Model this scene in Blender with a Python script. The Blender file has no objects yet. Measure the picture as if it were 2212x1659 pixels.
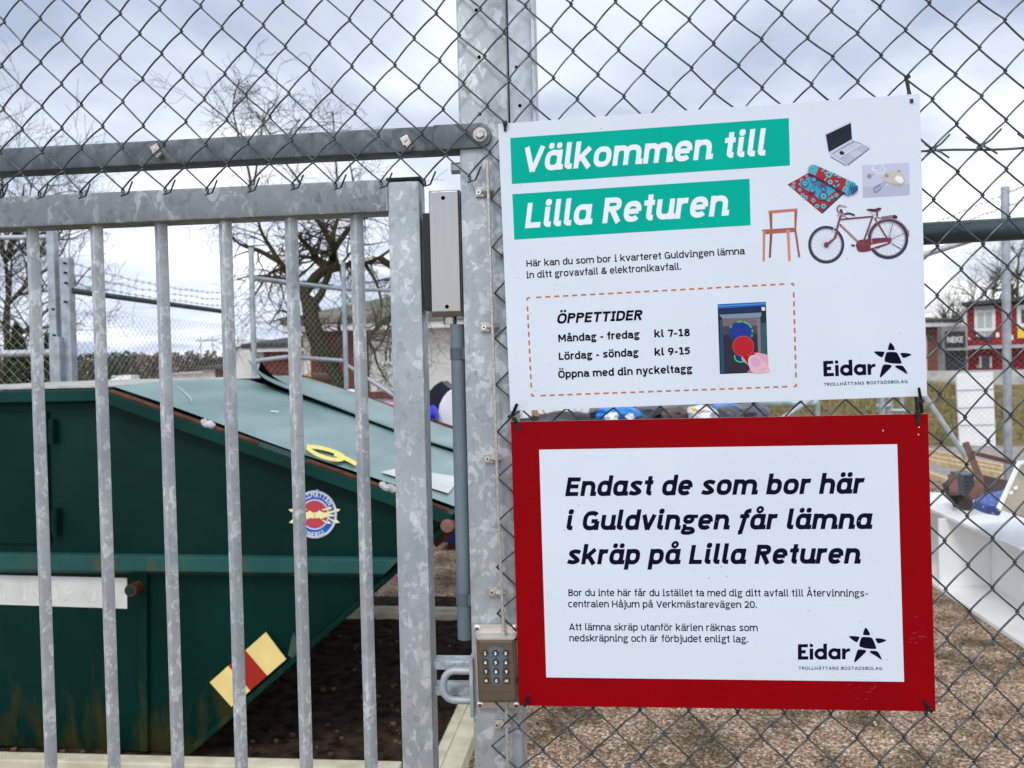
import bpy, bmesh, math, random
import numpy as np
from mathutils import Vector, Matrix, noise as mnoise

# ------------------------------------------------------------------ camera, sky, sun, exposure
scene = bpy.context.scene
COL = scene.collection
W, H = 2212.0, 1659.0                       # frame in which the photograph was measured
YAW, PITCH, ROLL, FPX, CAMD, EYE = 0.0919, -0.0188, 0.0232, 1712.8, 1.1768, 1.6
CAMP = Vector((0, -CAMD, EYE))
_f0 = Vector((-math.sin(YAW), math.cos(YAW), 0)); _r0 = Vector((math.cos(YAW), math.sin(YAW), 0)); _u0 = Vector((0, 0, 1))
FWD = math.cos(PITCH)*_f0 + math.sin(PITCH)*_u0
_u1 = math.cos(PITCH)*_u0 - math.sin(PITCH)*_f0
RGT = math.cos(ROLL)*_r0 - math.sin(ROLL)*_u1
UPV = math.cos(ROLL)*_u1 + math.sin(ROLL)*_r0
cam = bpy.data.objects.new("camera", bpy.data.cameras.new("camera")); COL.objects.link(cam)
m = Matrix.Identity(4)
for i in range(3):
    m[i][0] = RGT[i]; m[i][1] = UPV[i]; m[i][2] = -FWD[i]; m[i][3] = CAMP[i]
cam.matrix_world = m
cam.data.sensor_width = 36; cam.data.lens = 36*FPX/W
cam.data.clip_start = 0.05; cam.data.clip_end = 2000
cam.data.dof.use_dof = True; cam.data.dof.focus_distance = 1.2; cam.data.dof.aperture_fstop = 9.0
scene.camera = cam
scene.view_settings.view_transform = 'Standard'; scene.view_settings.look = 'None'
scene.view_settings.exposure = 0.0; scene.view_settings.gamma = 1.0
scene.cycles.use_denoising = True
scene.cycles.max_bounces = 6

SUN_EL, SUN_AZ = math.radians(48), math.radians(205)     # behind the camera, a little left
world = bpy.data.worlds.new("World"); scene.world = world; world.use_nodes = True
wn, wl = world.node_tree.nodes, world.node_tree.links
wn.clear()
def wnode(t, **k):
    n = wn.new(t)
    for a, b in k.items(): setattr(n, a, b)
    return n
def wmath(op, a, b=None, c=None):
    n = wn.new('ShaderNodeMath'); n.operation = op
    for i, v in enumerate((a, b, c)):
        if v is None: continue
        if isinstance(v, (int, float)): n.inputs[i].default_value = v
        else: wl.new(v, n.inputs[i])
    return n.outputs[0]
wout = wnode('ShaderNodeOutputWorld'); bg = wnode('ShaderNodeBackground'); bg.inputs['Strength'].default_value = 0.1
sky = wnode('ShaderNodeTexSky'); sky.sky_type = 'NISHITA'; sky.sun_disc = False
sky.sun_elevation = SUN_EL; sky.sun_rotation = SUN_AZ
tc = wnode('ShaderNodeTexCoord'); sp = wnode('ShaderNodeSeparateXYZ'); wl.new(tc.outputs['Generated'], sp.inputs[0])
zz = wmath('MAXIMUM', wmath('ADD', sp.outputs['Z'], 0.12), 0.06)
cmb = wnode('ShaderNodeCombineXYZ')
wl.new(wmath('DIVIDE', sp.outputs['X'], zz), cmb.inputs[0]); wl.new(wmath('DIVIDE', sp.outputs['Y'], zz), cmb.inputs[1])
n1 = wnode('ShaderNodeTexNoise'); n1.inputs['Scale'].default_value = 1.0; n1.inputs['Detail'].default_value = 5; n1.inputs['Roughness'].default_value = 0.48
n1.inputs['Distortion'].default_value = 0.25
wl.new(cmb.outputs[0], n1.inputs['Vector'])
cr = wnode('ShaderNodeValToRGB'); wl.new(n1.outputs['Fac'], cr.inputs[0])
cr.color_ramp.elements[0].position = 0.36; cr.color_ramp.elements[0].color = (5.0, 5.8, 7.6, 1)
cr.color_ramp.elements[1].position = 0.66; cr.color_ramp.elements[1].color = (13.5, 13.7, 13.8, 1)
e = cr.color_ramp.elements.new(0.5); e.color = (8.4, 9.1, 10.6, 1)
# lighter towards the horizon and the side behind the camera (brighter cloud there)
hz = wmath('SUBTRACT', 1.0, wmath('MINIMUM', wmath('MULTIPLY', wmath('ABSOLUTE', sp.outputs['Z']), 4.0), 1.0))
back = wmath('MAXIMUM', wmath('MULTIPLY', sp.outputs['Y'], -1.0), 0.0)
gain = wmath('ADD', wmath('ADD', 1.0, wmath('MULTIPLY', hz, 0.22)), wmath('MULTIPLY', back, 0.6))
mixh = wnode('ShaderNodeMix', data_type='RGBA'); mixh.inputs['Factor'].default_value = 0.08
wl.new(cr.outputs['Color'], mixh.inputs['A']); wl.new(sky.outputs['Color'], mixh.inputs['B'])
wm_ = wnode('ShaderNodeMix', data_type='RGBA', blend_type='MULTIPLY'); wl.new(wmath('MULTIPLY', hz, wmath('MAXIMUM', wmath('ADD', sp.outputs['X'], 0.35), 0.0)), wm_.inputs['Factor'])
wl.new(mixh.outputs['Result'], wm_.inputs['A']); wm_.inputs['B'].default_value = (1.05, 1.0, .86, 1)
vm = wnode('ShaderNodeVectorMath', operation='SCALE'); wl.new(wm_.outputs['Result'], vm.inputs[0]); wl.new(gain, vm.inputs['Scale'])
wl.new(vm.outputs[0], bg.inputs['Color']); wl.new(bg.outputs[0], wout.inputs[0])

sun = bpy.data.objects.new("sun", bpy.data.lights.new("sun", 'SUN')); COL.objects.link(sun)
sun.data.energy = 1.3; sun.data.angle = math.radians(14); sun.data.color = (1.0, 0.97, 0.92)
sd = Vector((math.sin(SUN_AZ)*math.cos(SUN_EL), math.cos(SUN_AZ)*math.cos(SUN_EL), math.sin(SUN_EL)))
sun.rotation_euler = sd.to_track_quat('Z', 'Y').to_euler()

# ------------------------------------------------------------------ helpers
def ray(x, y):
    return FWD + ((x-W/2)/FPX)*RGT - ((y-H/2)/FPX)*UPV
def at(x, y, Y):                                # on the vertical plane y = Y, parallel to the fence
    d = ray(x, y); return CAMP + d*((Y+CAMD)/d.y)
def atz(x, y, Z=0.0):                           # on the horizontal plane z = Z
    d = ray(x, y); return CAMP + d*((Z-EYE)/d.z)
def atp(x, y, P0, N):                           # on any plane
    d = ray(x, y); return CAMP + d*((P0-CAMP).dot(N)/d.dot(N))
def dep(x, y, D):                               # at camera depth D
    return CAMP + ray(x, y)*D
def zf(x0, y0, wn_):                            # coordinates read in an enlarged crop -> frame
    s = 2212.0/wn_*4032/2212.0
    return lambda x, y: ((x0 + x*wn_/2212.0)/1.8228, (y0 + y*wn_/2212.0)/1.8228)
def tile(c, r):
    return lambda x, y: (c*737.333+x/3, r*553+y/3)

class MB:
    def __init__(s): s.v = []; s.f = []; s.mi = []
    def mark(s): s.marks = getattr(s, 'marks', [])+[(len(s.v), len(s.f))]
    def build_each(s, name, mats, parent=None, **k):
        mk = [(0, 0)]+[m for m in getattr(s, 'marks', []) if 0 < m[0] < len(s.v)]+[(len(s.v), len(s.f))]; out = []
        for (v0, f0), (v1, f1) in zip(mk, mk[1:]):
            b = MB(); b.v = s.v[v0:v1]; b.f = [[i-v0 for i in f] for f in s.f[f0:f1]]; b.mi = s.mi[f0:f1]
            out.append(b.build(name, mats, parent, **k))
        return out
    def add(s, vs, fs, mat=0):
        o = len(s.v); s.v += [Vector(v) for v in vs]
        for f in fs: s.f.append([o+i for i in f]); s.mi.append(mat)
    def box(s, a, b, mat=0):
        x0, y0, z0 = a; x1, y1, z1 = b
        s.add([(x0,y0,z0),(x1,y0,z0),(x1,y1,z0),(x0,y1,z0),(x0,y0,z1),(x1,y0,z1),(x1,y1,z1),(x0,y1,z1)],
              [(0,3,2,1),(4,5,6,7),(0,1,5,4),(1,2,6,5),(2,3,7,6),(3,0,4,7)], mat)
    def obox(s, c, ax, ay, az, mat=0):          # centre and three half axes
        c, ax, ay, az = map(Vector, (c, ax, ay, az))
        vs = [c+i*ax+j*ay+k*az for k in (-1,1) for (i,j) in ((-1,-1),(1,-1),(1,1),(-1,1))]
        s.add(vs, [(0,3,2,1),(4,5,6,7),(0,1,5,4),(1,2,6,5),(2,3,7,6),(3,0,4,7)], mat)
    def prism(s, pts, ext, mat=0, mat_side=None):
        n = len(pts); pts = [Vector(p) for p in pts]; ext = Vector(ext)
        o = len(s.v); s.v += pts + [p+ext for p in pts]
        s.f.append([o+i for i in range(n)]); s.mi.append(mat)
        s.f.append([o+n+i for i in reversed(range(n))]); s.mi.append(mat)
        for i in range(n):
            j = (i+1) % n
            s.f.append([o+i, o+n+i, o+n+j, o+j]); s.mi.append(mat if mat_side is None else mat_side)
    def frustum(s, a, b, mat=0):                # two matching rings
        n = len(a); s.add(list(a)+list(b), [list(range(n)), [n+i for i in reversed(range(n))]] +
                          [[i, n+i, n+(i+1) % n, (i+1) % n] for i in range(n)], mat)
    def tube(s, pts, r, n=8, mat=0, cap=True, closed=False):
        pts = [Vector(p) for p in pts]; L = len(pts)
        rr = r if isinstance(r, (list, tuple)) else [r]*L
        o = len(s.v); up = None
        for i, p in enumerate(pts):
            if closed: t = pts[(i+1) % L]-pts[i-1]
            else: t = pts[min(i+1, L-1)]-pts[max(i-1, 0)]
            if t.length < 1e-9: t = Vector((0, 0, 1))
            t.normalize()
            if up is None:
                up = Vector((0, 0, 1)) if abs(t.z) < 0.9 else Vector((1, 0, 0))
            u = (up - t*up.dot(t))
            if u.length < 1e-6: u = t.orthogonal()
            u.normalize(); w = t.cross(u); up = u
            for k in range(n):
                a = 2*math.pi*k/n
                s.v.append(p + (u*math.cos(a)+w*math.sin(a))*rr[i])
        for i in range(L if closed else L-1):
            j = (i+1) % L
            for k in range(n):
                s.f.append([o+i*n+k, o+i*n+(k+1) % n, o+j*n+(k+1) % n, o+j*n+k]); s.mi.append(mat)
        if cap and not closed:
            s.f.append([o+k for k in reversed(range(n))]); s.mi.append(mat)
            s.f.append([o+(L-1)*n+k for k in range(n)]); s.mi.append(mat)
    def cyl(s, p0, p1, r, n=16, mat=0): s.tube([p0, p1], r, n, mat)
    def grid(s, fn, nu, nv, mat=0):
        o = len(s.v)
        for i in range(nu+1):
            for j in range(nv+1): s.v.append(Vector(fn(i/nu, j/nv)))
        for i in range(nu):
            for j in range(nv):
                a = o+i*(nv+1)+j
                s.f.append([a, a+nv+1, a+nv+2, a+1]); s.mi.append(mat)
    def build(s, name, mats, parent=None, smooth=None, bevel=None):
        me = bpy.data.meshes.new(name)
        off = parent.matrix_world.translation if parent is not None else Vector((0, 0, 0))
        if parent is not None and parent.parent is not None:
            off = Vector(parent.location) + Vector(parent.parent.location)
        elif parent is not None: off = Vector(parent.location)
        me.from_pydata([tuple(v-off) for v in s.v], [], s.f)
        for mt in (mats if isinstance(mats, (list, tuple)) else [mats]): me.materials.append(mt)
        me.polygons.foreach_set('material_index', s.mi)
        bm = bmesh.new(); bm.from_mesh(me)
        bmesh.ops.recalc_face_normals(bm, faces=bm.faces[:])
        if bevel:
            es = [e for e in bm.edges if len(e.link_faces) == 2 and e.calc_face_angle(0) > 0.6]
            bmesh.ops.bevel(bm, geom=es, offset=bevel, segments=2, affect='EDGES', profile=0.6)
        bm.to_mesh(me); bm.free()
        if smooth is not None:
            me.polygons.foreach_set('use_smooth', [True]*len(me.polygons))
            me.set_sharp_from_angle(angle=smooth)
        o = bpy.data.objects.new(name, me); COL.objects.link(o)
        if parent is not None: o.parent = parent
        return o
SM = math.radians(40)

def tag(o, label=None, cat=None, group=None, kind=None):
    if label: o['label'] = label
    if cat: o['category'] = cat
    if group: o['group'] = group
    if kind: o['kind'] = kind
    return o
def thing(name, loc, label, cat, group=None):
    o = bpy.data.objects.new(name, None); COL.objects.link(o); o.location = loc
    o.empty_display_size = 0.05
    return tag(o, label, cat, group)
def copy_part(o, parent, delta):
    c = o.copy(); COL.objects.link(c); c.parent = parent; c.location = Vector(o.location)+Vector(delta)
    return c

# ------------------------------------------------------------------ materials
def mat(name, base, rough=0.6, metal=0.0, spec=0.4, nscale=None, namt=0.15, base2=None, bump=0.0, bscale=None, detail=4, stretch=None):
    m = bpy.data.materials.new(name); m.use_nodes = True
    nt = m.node_tree; b = nt.nodes['Principled BSDF']
    b.inputs['Roughness'].default_value = rough; b.inputs['Metallic'].default_value = metal
    b.inputs['Specular IOR Level'].default_value = spec
    b.inputs['Base Color'].default_value = (*base, 1)
    if nscale:
        t = nt.nodes.new('ShaderNodeTexCoord'); oi = nt.nodes.new('ShaderNodeObjectInfo')
        ad = nt.nodes.new('ShaderNodeVectorMath'); ad.operation = 'ADD'
        sc = nt.nodes.new('ShaderNodeMath'); sc.operation = 'MULTIPLY'; sc.inputs[1].default_value = 37.0
        nt.links.new(oi.outputs['Random'], sc.inputs[0])
        nt.links.new(t.outputs['Object'], ad.inputs[0]); nt.links.new(sc.outputs[0], ad.inputs[1])
        vec = ad.outputs[0]
        if stretch:
            mp = nt.nodes.new('ShaderNodeMapping'); mp.inputs['Scale'].default_value = stretch
            nt.links.new(vec, mp.inputs[0]); vec = mp.outputs[0]
        n = nt.nodes.new('ShaderNodeTexNoise'); n.inputs['Scale'].default_value = nscale; n.inputs['Detail'].default_value = detail
        nt.links.new(vec, n.inputs['Vector'])
        r = nt.nodes.new('ShaderNodeValToRGB'); nt.links.new(n.outputs['Fac'], r.inputs[0])
        c0 = base2 or tuple(c*(1-namt) for c in base); c1 = base if base2 else tuple(min(1, c*(1+namt)) for c in base)
        r.color_ramp.elements[0].position = 0.35; r.color_ramp.elements[0].color = (*c0, 1)
        r.color_ramp.elements[1].position = 0.65; r.color_ramp.elements[1].color = (*c1, 1)
        nt.links.new(r.outputs[0], b.inputs['Base Color'])
        if bump:
            n2 = nt.nodes.new('ShaderNodeTexNoise'); n2.inputs['Scale'].default_value = bscale or nscale*4; n2.inputs['Detail'].default_value = 5
            nt.links.new(vec, n2.inputs['Vector'])
            bp = nt.nodes.new('ShaderNodeBump'); bp.inputs['Strength'].default_value = bump; bp.inputs['Distance'].default_value = 0.005
            nt.links.new(n2.outputs['Fac'], bp.inputs['Height']); nt.links.new(bp.outputs[0], b.inputs['Normal'])
    return m
def galv(name, lo, mid, hi, scale=70, rough=0.48, metal=0.35, stretch=(1, 1, 0.6), soft=False):
    m = bpy.data.materials.new(name); m.use_nodes = True
    nt = m.node_tree; N = nt.nodes.new; L = nt.links.new; b = nt.nodes['Principled BSDF']
    t = N('ShaderNodeTexCoord'); oi = N('ShaderNodeObjectInfo')
    ml = N('ShaderNodeMath'); ml.operation = 'MULTIPLY'; ml.inputs[1].default_value = 23.0; L(oi.outputs['Random'], ml.inputs[0])
    ad = N('ShaderNodeVectorMath'); ad.operation = 'ADD'; L(t.outputs['Object'], ad.inputs[0]); L(ml.outputs[0], ad.inputs[1])
    mp = N('ShaderNodeMapping'); mp.inputs['Scale'].default_value = stretch; L(ad.outputs[0], mp.inputs[0])
    nz = N('ShaderNodeTexNoise'); nz.inputs['Scale'].default_value = scale*1.2; nz.inputs['Detail'].default_value = 3; L(mp.outputs[0], nz.inputs['Vector'])
    sb = N('ShaderNodeVectorMath'); sb.operation = 'SUBTRACT'; L(nz.outputs['Color'], sb.inputs[0]); sb.inputs[1].default_value = (.5, .5, .5)
    sl = N('ShaderNodeVectorMath'); sl.operation = 'SCALE'; L(sb.outputs[0], sl.inputs[0]); sl.inputs['Scale'].default_value = .8/scale
    a2 = N('ShaderNodeVectorMath'); a2.operation = 'ADD'; L(mp.outputs[0], a2.inputs[0]); L(sl.outputs[0], a2.inputs[1])
    vo = N('ShaderNodeTexVoronoi'); vo.inputs['Scale'].default_value = scale; L(a2.outputs[0], vo.inputs['Vector'])
    mp2 = N('ShaderNodeMapping'); mp2.inputs['Rotation'].default_value = (.5, .7, .6); mp2.inputs['Scale'].default_value = (1, 1, 1.5); L(a2.outputs[0], mp2.inputs[0])
    vq = N('ShaderNodeTexVoronoi'); vq.inputs['Scale'].default_value = scale*2.1; L(mp2.outputs[0], vq.inputs['Vector'])
    se = N('ShaderNodeSeparateColor'); L(vo.outputs['Color'], se.inputs[0]); sq = N('ShaderNodeSeparateColor'); L(vq.outputs['Color'], sq.inputs[0])
    m1 = N('ShaderNodeMath'); m1.operation = 'MULTIPLY'; L(se.outputs[0], m1.inputs[0]); m1.inputs[1].default_value = .58
    m2 = N('ShaderNodeMath'); m2.operation = 'MULTIPLY_ADD'; L(sq.outputs[0], m2.inputs[0]); m2.inputs[1].default_value = .42; L(m1.outputs[0], m2.inputs[2])
    r = N('ShaderNodeValToRGB'); L(m2.outputs[0], r.inputs[0])
    r.color_ramp.elements[0].position = 0.0; r.color_ramp.elements[0].color = (*lo, 1)
    r.color_ramp.elements[1].position = 1.0; r.color_ramp.elements[1].color = (*hi, 1)
    for p, c in ((0.25, mid), (0.60, mid), (0.72, tuple((a+b_)/2 for a, b_ in zip(mid, hi)))):
        e = r.color_ramp.elements.new(p); e.color = (*c, 1)
    n2 = N('ShaderNodeTexNoise'); n2.inputs['Scale'].default_value = 9; n2.inputs['Detail'].default_value = 8; n2.inputs['Roughness'].default_value = 0.7; L(ad.outputs[0], n2.inputs['Vector'])
    r2 = N('ShaderNodeValToRGB'); L(n2.outputs['Fac'], r2.inputs[0])
    r2.color_ramp.elements[0].position = 0.3; r2.color_ramp.elements[0].color = (.72, .74, .78, 1)
    r2.color_ramp.elements[1].position = 0.65; r2.color_ramp.elements[1].color = (1.05, 1.05, 1.05, 1)
    mx = N('ShaderNodeMix'); mx.data_type = 'RGBA'; mx.blend_type = 'MULTIPLY'; mx.inputs['Factor'].default_value = 1.0
    L(r.outputs[0], mx.inputs['A']); L(r2.outputs[0], mx.inputs['B'])
    # fine drawn scratches along the steel
    mp3 = N('ShaderNodeMapping'); mp3.inputs['Scale'].default_value = (900, 900, 6); L(ad.outputs[0], mp3.inputs[0])
    n3 = N('ShaderNodeTexNoise'); n3.inputs['Scale'].default_value = 1.0; n3.inputs['Detail'].default_value = 2; L(mp3.outputs[0], n3.inputs['Vector'])
    r3 = N('ShaderNodeValToRGB'); L(n3.outputs['Fac'], r3.inputs[0])
    r3.color_ramp.elements[0].position = 0.24; r3.color_ramp.elements[0].color = (.6, .62, .66, 1)
    r3.color_ramp.elements[1].position = 0.34; r3.color_ramp.elements[1].color = (1, 1, 1, 1)
    m4 = N('ShaderNodeMix'); m4.data_type = 'RGBA'; m4.blend_type = 'MULTIPLY'; m4.inputs['Factor'].default_value = 0.8
    L(mx.outputs['Result'], m4.inputs['A']); L(r3.outputs[0], m4.inputs['B'])
    L(m4.outputs['Result'], b.inputs['Base Color'])
    b.inputs['Metallic'].default_value = metal
    rr = N('ShaderNodeMapRange'); L(se.outputs[1], rr.inputs['Value']); rr.inputs['To Min'].default_value = rough-0.1; rr.inputs['To Max'].default_value = rough+0.12
    L(rr.outputs[0], b.inputs['Roughness'])
    bp = N('ShaderNodeBump'); bp.inputs['Strength'].default_value = 0.12; bp.inputs['Distance'].default_value = 0.002
    L(n2.outputs['Fac'], bp.inputs['Height']); L(bp.outputs[0], b.inputs['Normal'])
    return m

M = {}
M['galv'] = galv('galvanised_steel', (.29, .325, .335), (.385, .42, .43), (.62, .655, .66), scale=60)
M['galv_dark'] = galv('shaded_galvanised_steel', (.085, .105, .11), (.115, .138, .143), (.18, .205, .21), scale=55)  # head rail and lug: backlit shade put into a darker base colour
M['galv_mid'] = galv('mid_grey_galvanised_steel', (.16, .185, .19), (.235, .265, .27), (.44, .475, .48), scale=58)  # gate top rail: darker base colours than the stile
M['galv_fine'] = galv('galvanised_steel_bars', (.33, .365, .38), (.44, .475, .49), (.74, .775, .78), scale=82)
M['galv_new'] = galv('bright_galvanised_steel', (.46, .50, .53), (.54, .58, .61), (.64, .68, .71), scale=60, rough=.4)
M['galv_far'] = mat('weathered_zinc', (.36, .40, .43), .5, .3, nscale=14, namt=.2)
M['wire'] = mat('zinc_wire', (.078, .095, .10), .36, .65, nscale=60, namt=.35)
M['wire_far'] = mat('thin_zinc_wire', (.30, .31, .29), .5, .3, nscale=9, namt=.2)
M['pipe_dark'] = mat('dark_weathered_pipe', (.05, .075, .08), .38, .3, nscale=30, namt=.4, stretch=(.2, 1, 1))
M['steel'] = mat('brushed_stainless', (.37, .36, .34), .28, 1.0, nscale=7, namt=.03, stretch=(60, 60, 1))
M['steel_plate'] = mat('light_steel_plate', (.60, .57, .52), .36, .7, nscale=40, namt=.08)
M['steel_dark'] = mat('bronze_stainless', (.155, .125, .085), .42, .55, nscale=8, namt=.1, stretch=(1, 1, 40))
M['screw'] = mat('bright_screw', (.75, .73, .70), .3, .8)
M['zinc_bolt'] = mat('zinc_bolt', (.50, .47, .43), .42, .6, nscale=200, namt=.2)
M['black'] = mat('black_plastic', (.008, .008, .009), .4)
M['rubber'] = mat('black_rubber', (.012, .012, .013), .7)
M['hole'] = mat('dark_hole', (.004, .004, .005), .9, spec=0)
M['conduit'] = mat('grey_pvc', (.135, .175, .205), .5, nscale=24, namt=.16, detail=6, stretch=(1, 1, .2))
M['conduit_clip'] = mat('grey_clip', (.08, .105, .125), .5, nscale=30, namt=.1)
M['white_sign'] = mat('white_sign_face', (.66, .725, .81), .45, nscale=5, namt=.025, spec=.35)
M['sign_edge'] = mat('sign_edge', (.55, .57, .6), .5)
M['red_sign'] = mat('red_sign_face', (.26, .001, .004), .45, nscale=9, namt=.06, spec=.05)
M['green_print'] = mat('green_print', (.0, .40, .30), .5, nscale=8, namt=.04, spec=.05)
M['ink'] = mat('dark_print', (.004, .004, .02), .6, spec=.06)
M['ink_black'] = mat('black_print', (.003, .003, .005), .6, spec=.06)
M['white_print'] = mat('white_print', (.80, .83, .90), .45, spec=.3)
M['orange_print'] = mat('orange_print', (.50, .165, .045), .5, spec=.25)
_flat = {}
def flat(r, g, b, rough=.5):                    # printed colour given as it reads on a lit sign
    k = (r, g, b)
    if k not in _flat:
        f = lambda c: (c/255/12.92 if c < 11 else ((c/255+.055)/1.055)**2.4)
        _flat[k] = mat('print_colour', tuple(f(c)*.98 for c in k), rough, spec=.25)
    return _flat[k]

# ------------------------------------------------------------------ lettering: a drawn stroke alphabet
def arc(cx, cy, rx, ry, a0, a1, n=16, p=2.55):
    out = []
    for i in range(n+1):
        a = math.radians(a0+(a1-a0)*i/n); c, s = math.cos(a), math.sin(a)
        out.append((cx+rx*math.copysign(abs(c)**(2/p), c), cy+ry*math.copysign(abs(s)**(2/p), s)))
    return out
def cat_rom(P, n=6):
    out = []
    for i in range(len(P)-1):
        p0 = P[max(i-1, 0)]; p1 = P[i]; p2 = P[i+1]; p3 = P[min(i+2, len(P)-1)]
        for k in range(n):
            t = k/n
            out.append(tuple(.5*(2*b+(c-a)*t+(2*a-5*b+4*c-d)*t*t+(3*b-a-3*c+d)*t**3) for a, b, c, d in zip(p0, p1, p2, p3)))
    out.append(P[-1]); return out
XH, CAP, ASC = .56, .70, .755
def glyph(ch, w, it):                           # -> strokes [(points, width, closed)], dots [(x,y,r)], advance
    h = w/2; B = .46 + w*.42; S = []; D = []
    a = lambda *p, **k: S.append((list(p[0]) if len(p) == 1 and isinstance(p[0], list) else list(p), k.get('w', w), k.get('c', False)))
    def bowl(b=B, y0=0, y1=XH, x0=0): a(arc((x0*2+b)/2, (y0+y1)/2, b/2-h, (y1-y0)/2-h+.008, 0, 360, 28)[:-1], c=True)
    def dots(cx, y):
        r = w*.56 if w > .11 else w*.68
        D.append((cx-.115-w*.12, y, r)); D.append((cx+.115+w*.12, y, r))
    def ring(cx, y): a(arc(cx, y, .085+w*.12, .082+w*.12, 0, 360, 18, 2)[:-1], w=w*.62, c=True)
    foot = lambda x: a((x, .14), (x+.008, h+.03), (x+.05, h), (x+.06+h, h)) if it else None
    def arch(x0, x1, ry=.2, low=None):
        a([(x0, XH-h-ry-.03)]+arc((x0+x1)/2, XH-h-ry, (x1-x0)/2, ry, 180, 0)+[(x1, 0)])
    adv = B
    base = {'ä': 'a', 'å': 'a', 'ö': 'o', 'Ä': 'A', 'Å': 'A', 'Ö': 'O'}.get(ch)
    if base:
        S, D, adv = glyph(base, w, it); S = list(S); D = list(D)
        cx = adv/2 + (.01 if base == 'a' else 0)
        y = .685 if base in 'ao' else .86
        r = w*.56 if w > .11 else w*.68
        if ch in 'åÅ': S.append((arc(cx, y+.03, .07+w*.12, .068+w*.12, 0, 360, 18, 2)[:-1], w*.6, True))
        else: D += [(cx-.1-w*.15, y, r), (cx+.1+w*.15, y, r)]
        return S, D, adv
    if ch == ' ': return [], [], .27
    if ch == 'o': bowl(B+.02); adv = B+.02
    elif ch == 'n': a((h, 0), (h, XH)); arch(h, B-h); foot(B-h); adv = B+(.02 if it else 0)
    elif ch == 'h': a((h, 0), (h, ASC)); arch(h, B-h); adv = B
    elif ch == 'm':
        mw = B*.89; a((h, 0), (h, XH)); arch(h, mw-h+.01); arch(mw-h+.01, 2*mw-2*h-.0); foot(2*mw-2*h); adv = 2*mw-w+h+(.02 if it else 0)
    elif ch == 'u':
        a([(h, XH)]+arc(B/2, h+.2, B/2-h, .2, 180, 360)+[(B-h, h+.24)]); a((B-h, XH), (B-h, 0)); adv = B; foot(B-h)
    elif ch == 'r':
        a((h, 0), (h, XH)); a([(h, XH-h-.2)]+arc(h+.2, XH-h-.17, .2, .17, 180, 78)); adv = .30+w*.35
    elif ch == 'e':
        a((h, XH*.5), (B-h, XH*.5), w=w*.92); a(arc(B/2, XH/2, B/2-h, XH/2-h+.008, 0, 318, 26)); adv = B
    elif ch == 'c': a(arc(B/2-.02, XH/2, B/2-h, XH/2-h+.008, 48, 312, 22)); adv = B-.05
    elif ch == 'd': bowl(); a((B-h, 0), (B-h, ASC)); foot(B-h) if False else None
    elif ch == 'b': bowl(); a((h, 0), (h, ASC))
    elif ch == 'p': bowl(); a((h, -.2), (h, XH))
    elif ch == 'a':
        if it: bowl(); a((B-h, XH), (B-h, 0)); foot(B-h); adv = B+.02
        else:
            b = B-.02
            a(arc(b/2-.01, XH-h-.16, b/2-h+.01, .16, 152, 0)+[(b-h, 0)])
            a([(b-h, .31), (b*.5, .305)]+arc(b*.42, (.31+h)/2, b*.42-h, (.31-h)/2, 90, 270)+[(b*.55, h), (b-h, .13)], w=w*.94)
            a((b-h, h*.9), (b+.04, h*.9), w=w*.9); adv = b+.02
    elif ch == 'g':
        b = B
        a(arc(b*.43, XH-.175, b*.40-h, .175-h+.005, 0, 360, 24)[:-1], w=w*.92, c=True)
        a((b*.6, XH-h*.95), (b+.02, XH-h*.95), w=w*.8)
        a(cat_rom([(b*.22, .20), (h+.03, .11), (b*.3, .055), (b*.72, .03), (b-h, -.07), (b*.5, -.2+h), (h, -.09), (b*.22, .045)]), w=w*.86); adv = b
    elif ch == 'i':
        if it: a((h+.02, XH), (h+.02, .13), (h+.03, h+.03), (h+.075, h), (h+.09+h, h)); D.append((h+.03, .68, w*.62)); adv = w+.09
        else:
            a((.13, XH), (.13, 0)); a((.02, XH-h*.9), (.13, XH-h*.9), w=w*.9); a((0, h*.9), (.27, h*.9), w=w*.9); D.append((.125, .69, w*.66)); adv = .27
    elif ch == 'j':
        a((.15, XH), (.15, -.06), (.12, -.15), (.05, -.2+h), (0, -.2+h)); a((.03, XH-h*.9), (.15, XH-h*.9), w=w*.9); D.append((.145, .69, w*.66)); adv = .15+h
    elif ch == 'l':
        a((h+.02, ASC), (h+.02, .13), (h+.03, h+.03), (h+.075, h), (h+.10+h, h)); adv = w+.095
    elif ch == 't':
        a((.10+h, XH+.15), (.10+h, .13), (.11+h, h+.03), (.155+h, h), (.26+h*.6, h)); a((0, XH-h*.95), (.27+h*.6, XH-h*.95), w=w*.92); adv = .28+h*.6
    elif ch == 'f':
        if it: a((.02, -.2+h), (.07, -.19+h), (.11, -.1), (.13+h, ASC-.14), (.16+h, ASC-h-.03), (.22+h, ASC-h), (.30+h, ASC-h))
        else: a((.10+h, 0), (.10+h, ASC-.13), (.11+h, ASC-h-.03), (.155+h, ASC-h), (.26+h*.5, ASC-h))
        a((0, XH-h*.95), (.26+h, XH-h*.95), w=w*.92); adv = .26+h
    elif ch == 'k':
        a((h, 0), (h, ASC)); a((w*.8, .235), (B-h*.9, XH)); a((w*1.2+.05, .30), (B-h*.6, 0)); adv = B+.01
    elif ch == 'v': a((h*.9, XH), (B/2, 0)); a((B-h*.9, XH), (B/2, 0))
    elif ch == 'y': a((h*.9, XH), (B/2+.01, .02)); a((B-h*.9, XH), (B/2-.02, -.06), (B/2-.07, -.17), (B/2-.13, -.2+h), (.03, -.2+h))
    elif ch == 's':
        b = B-.05
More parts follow.
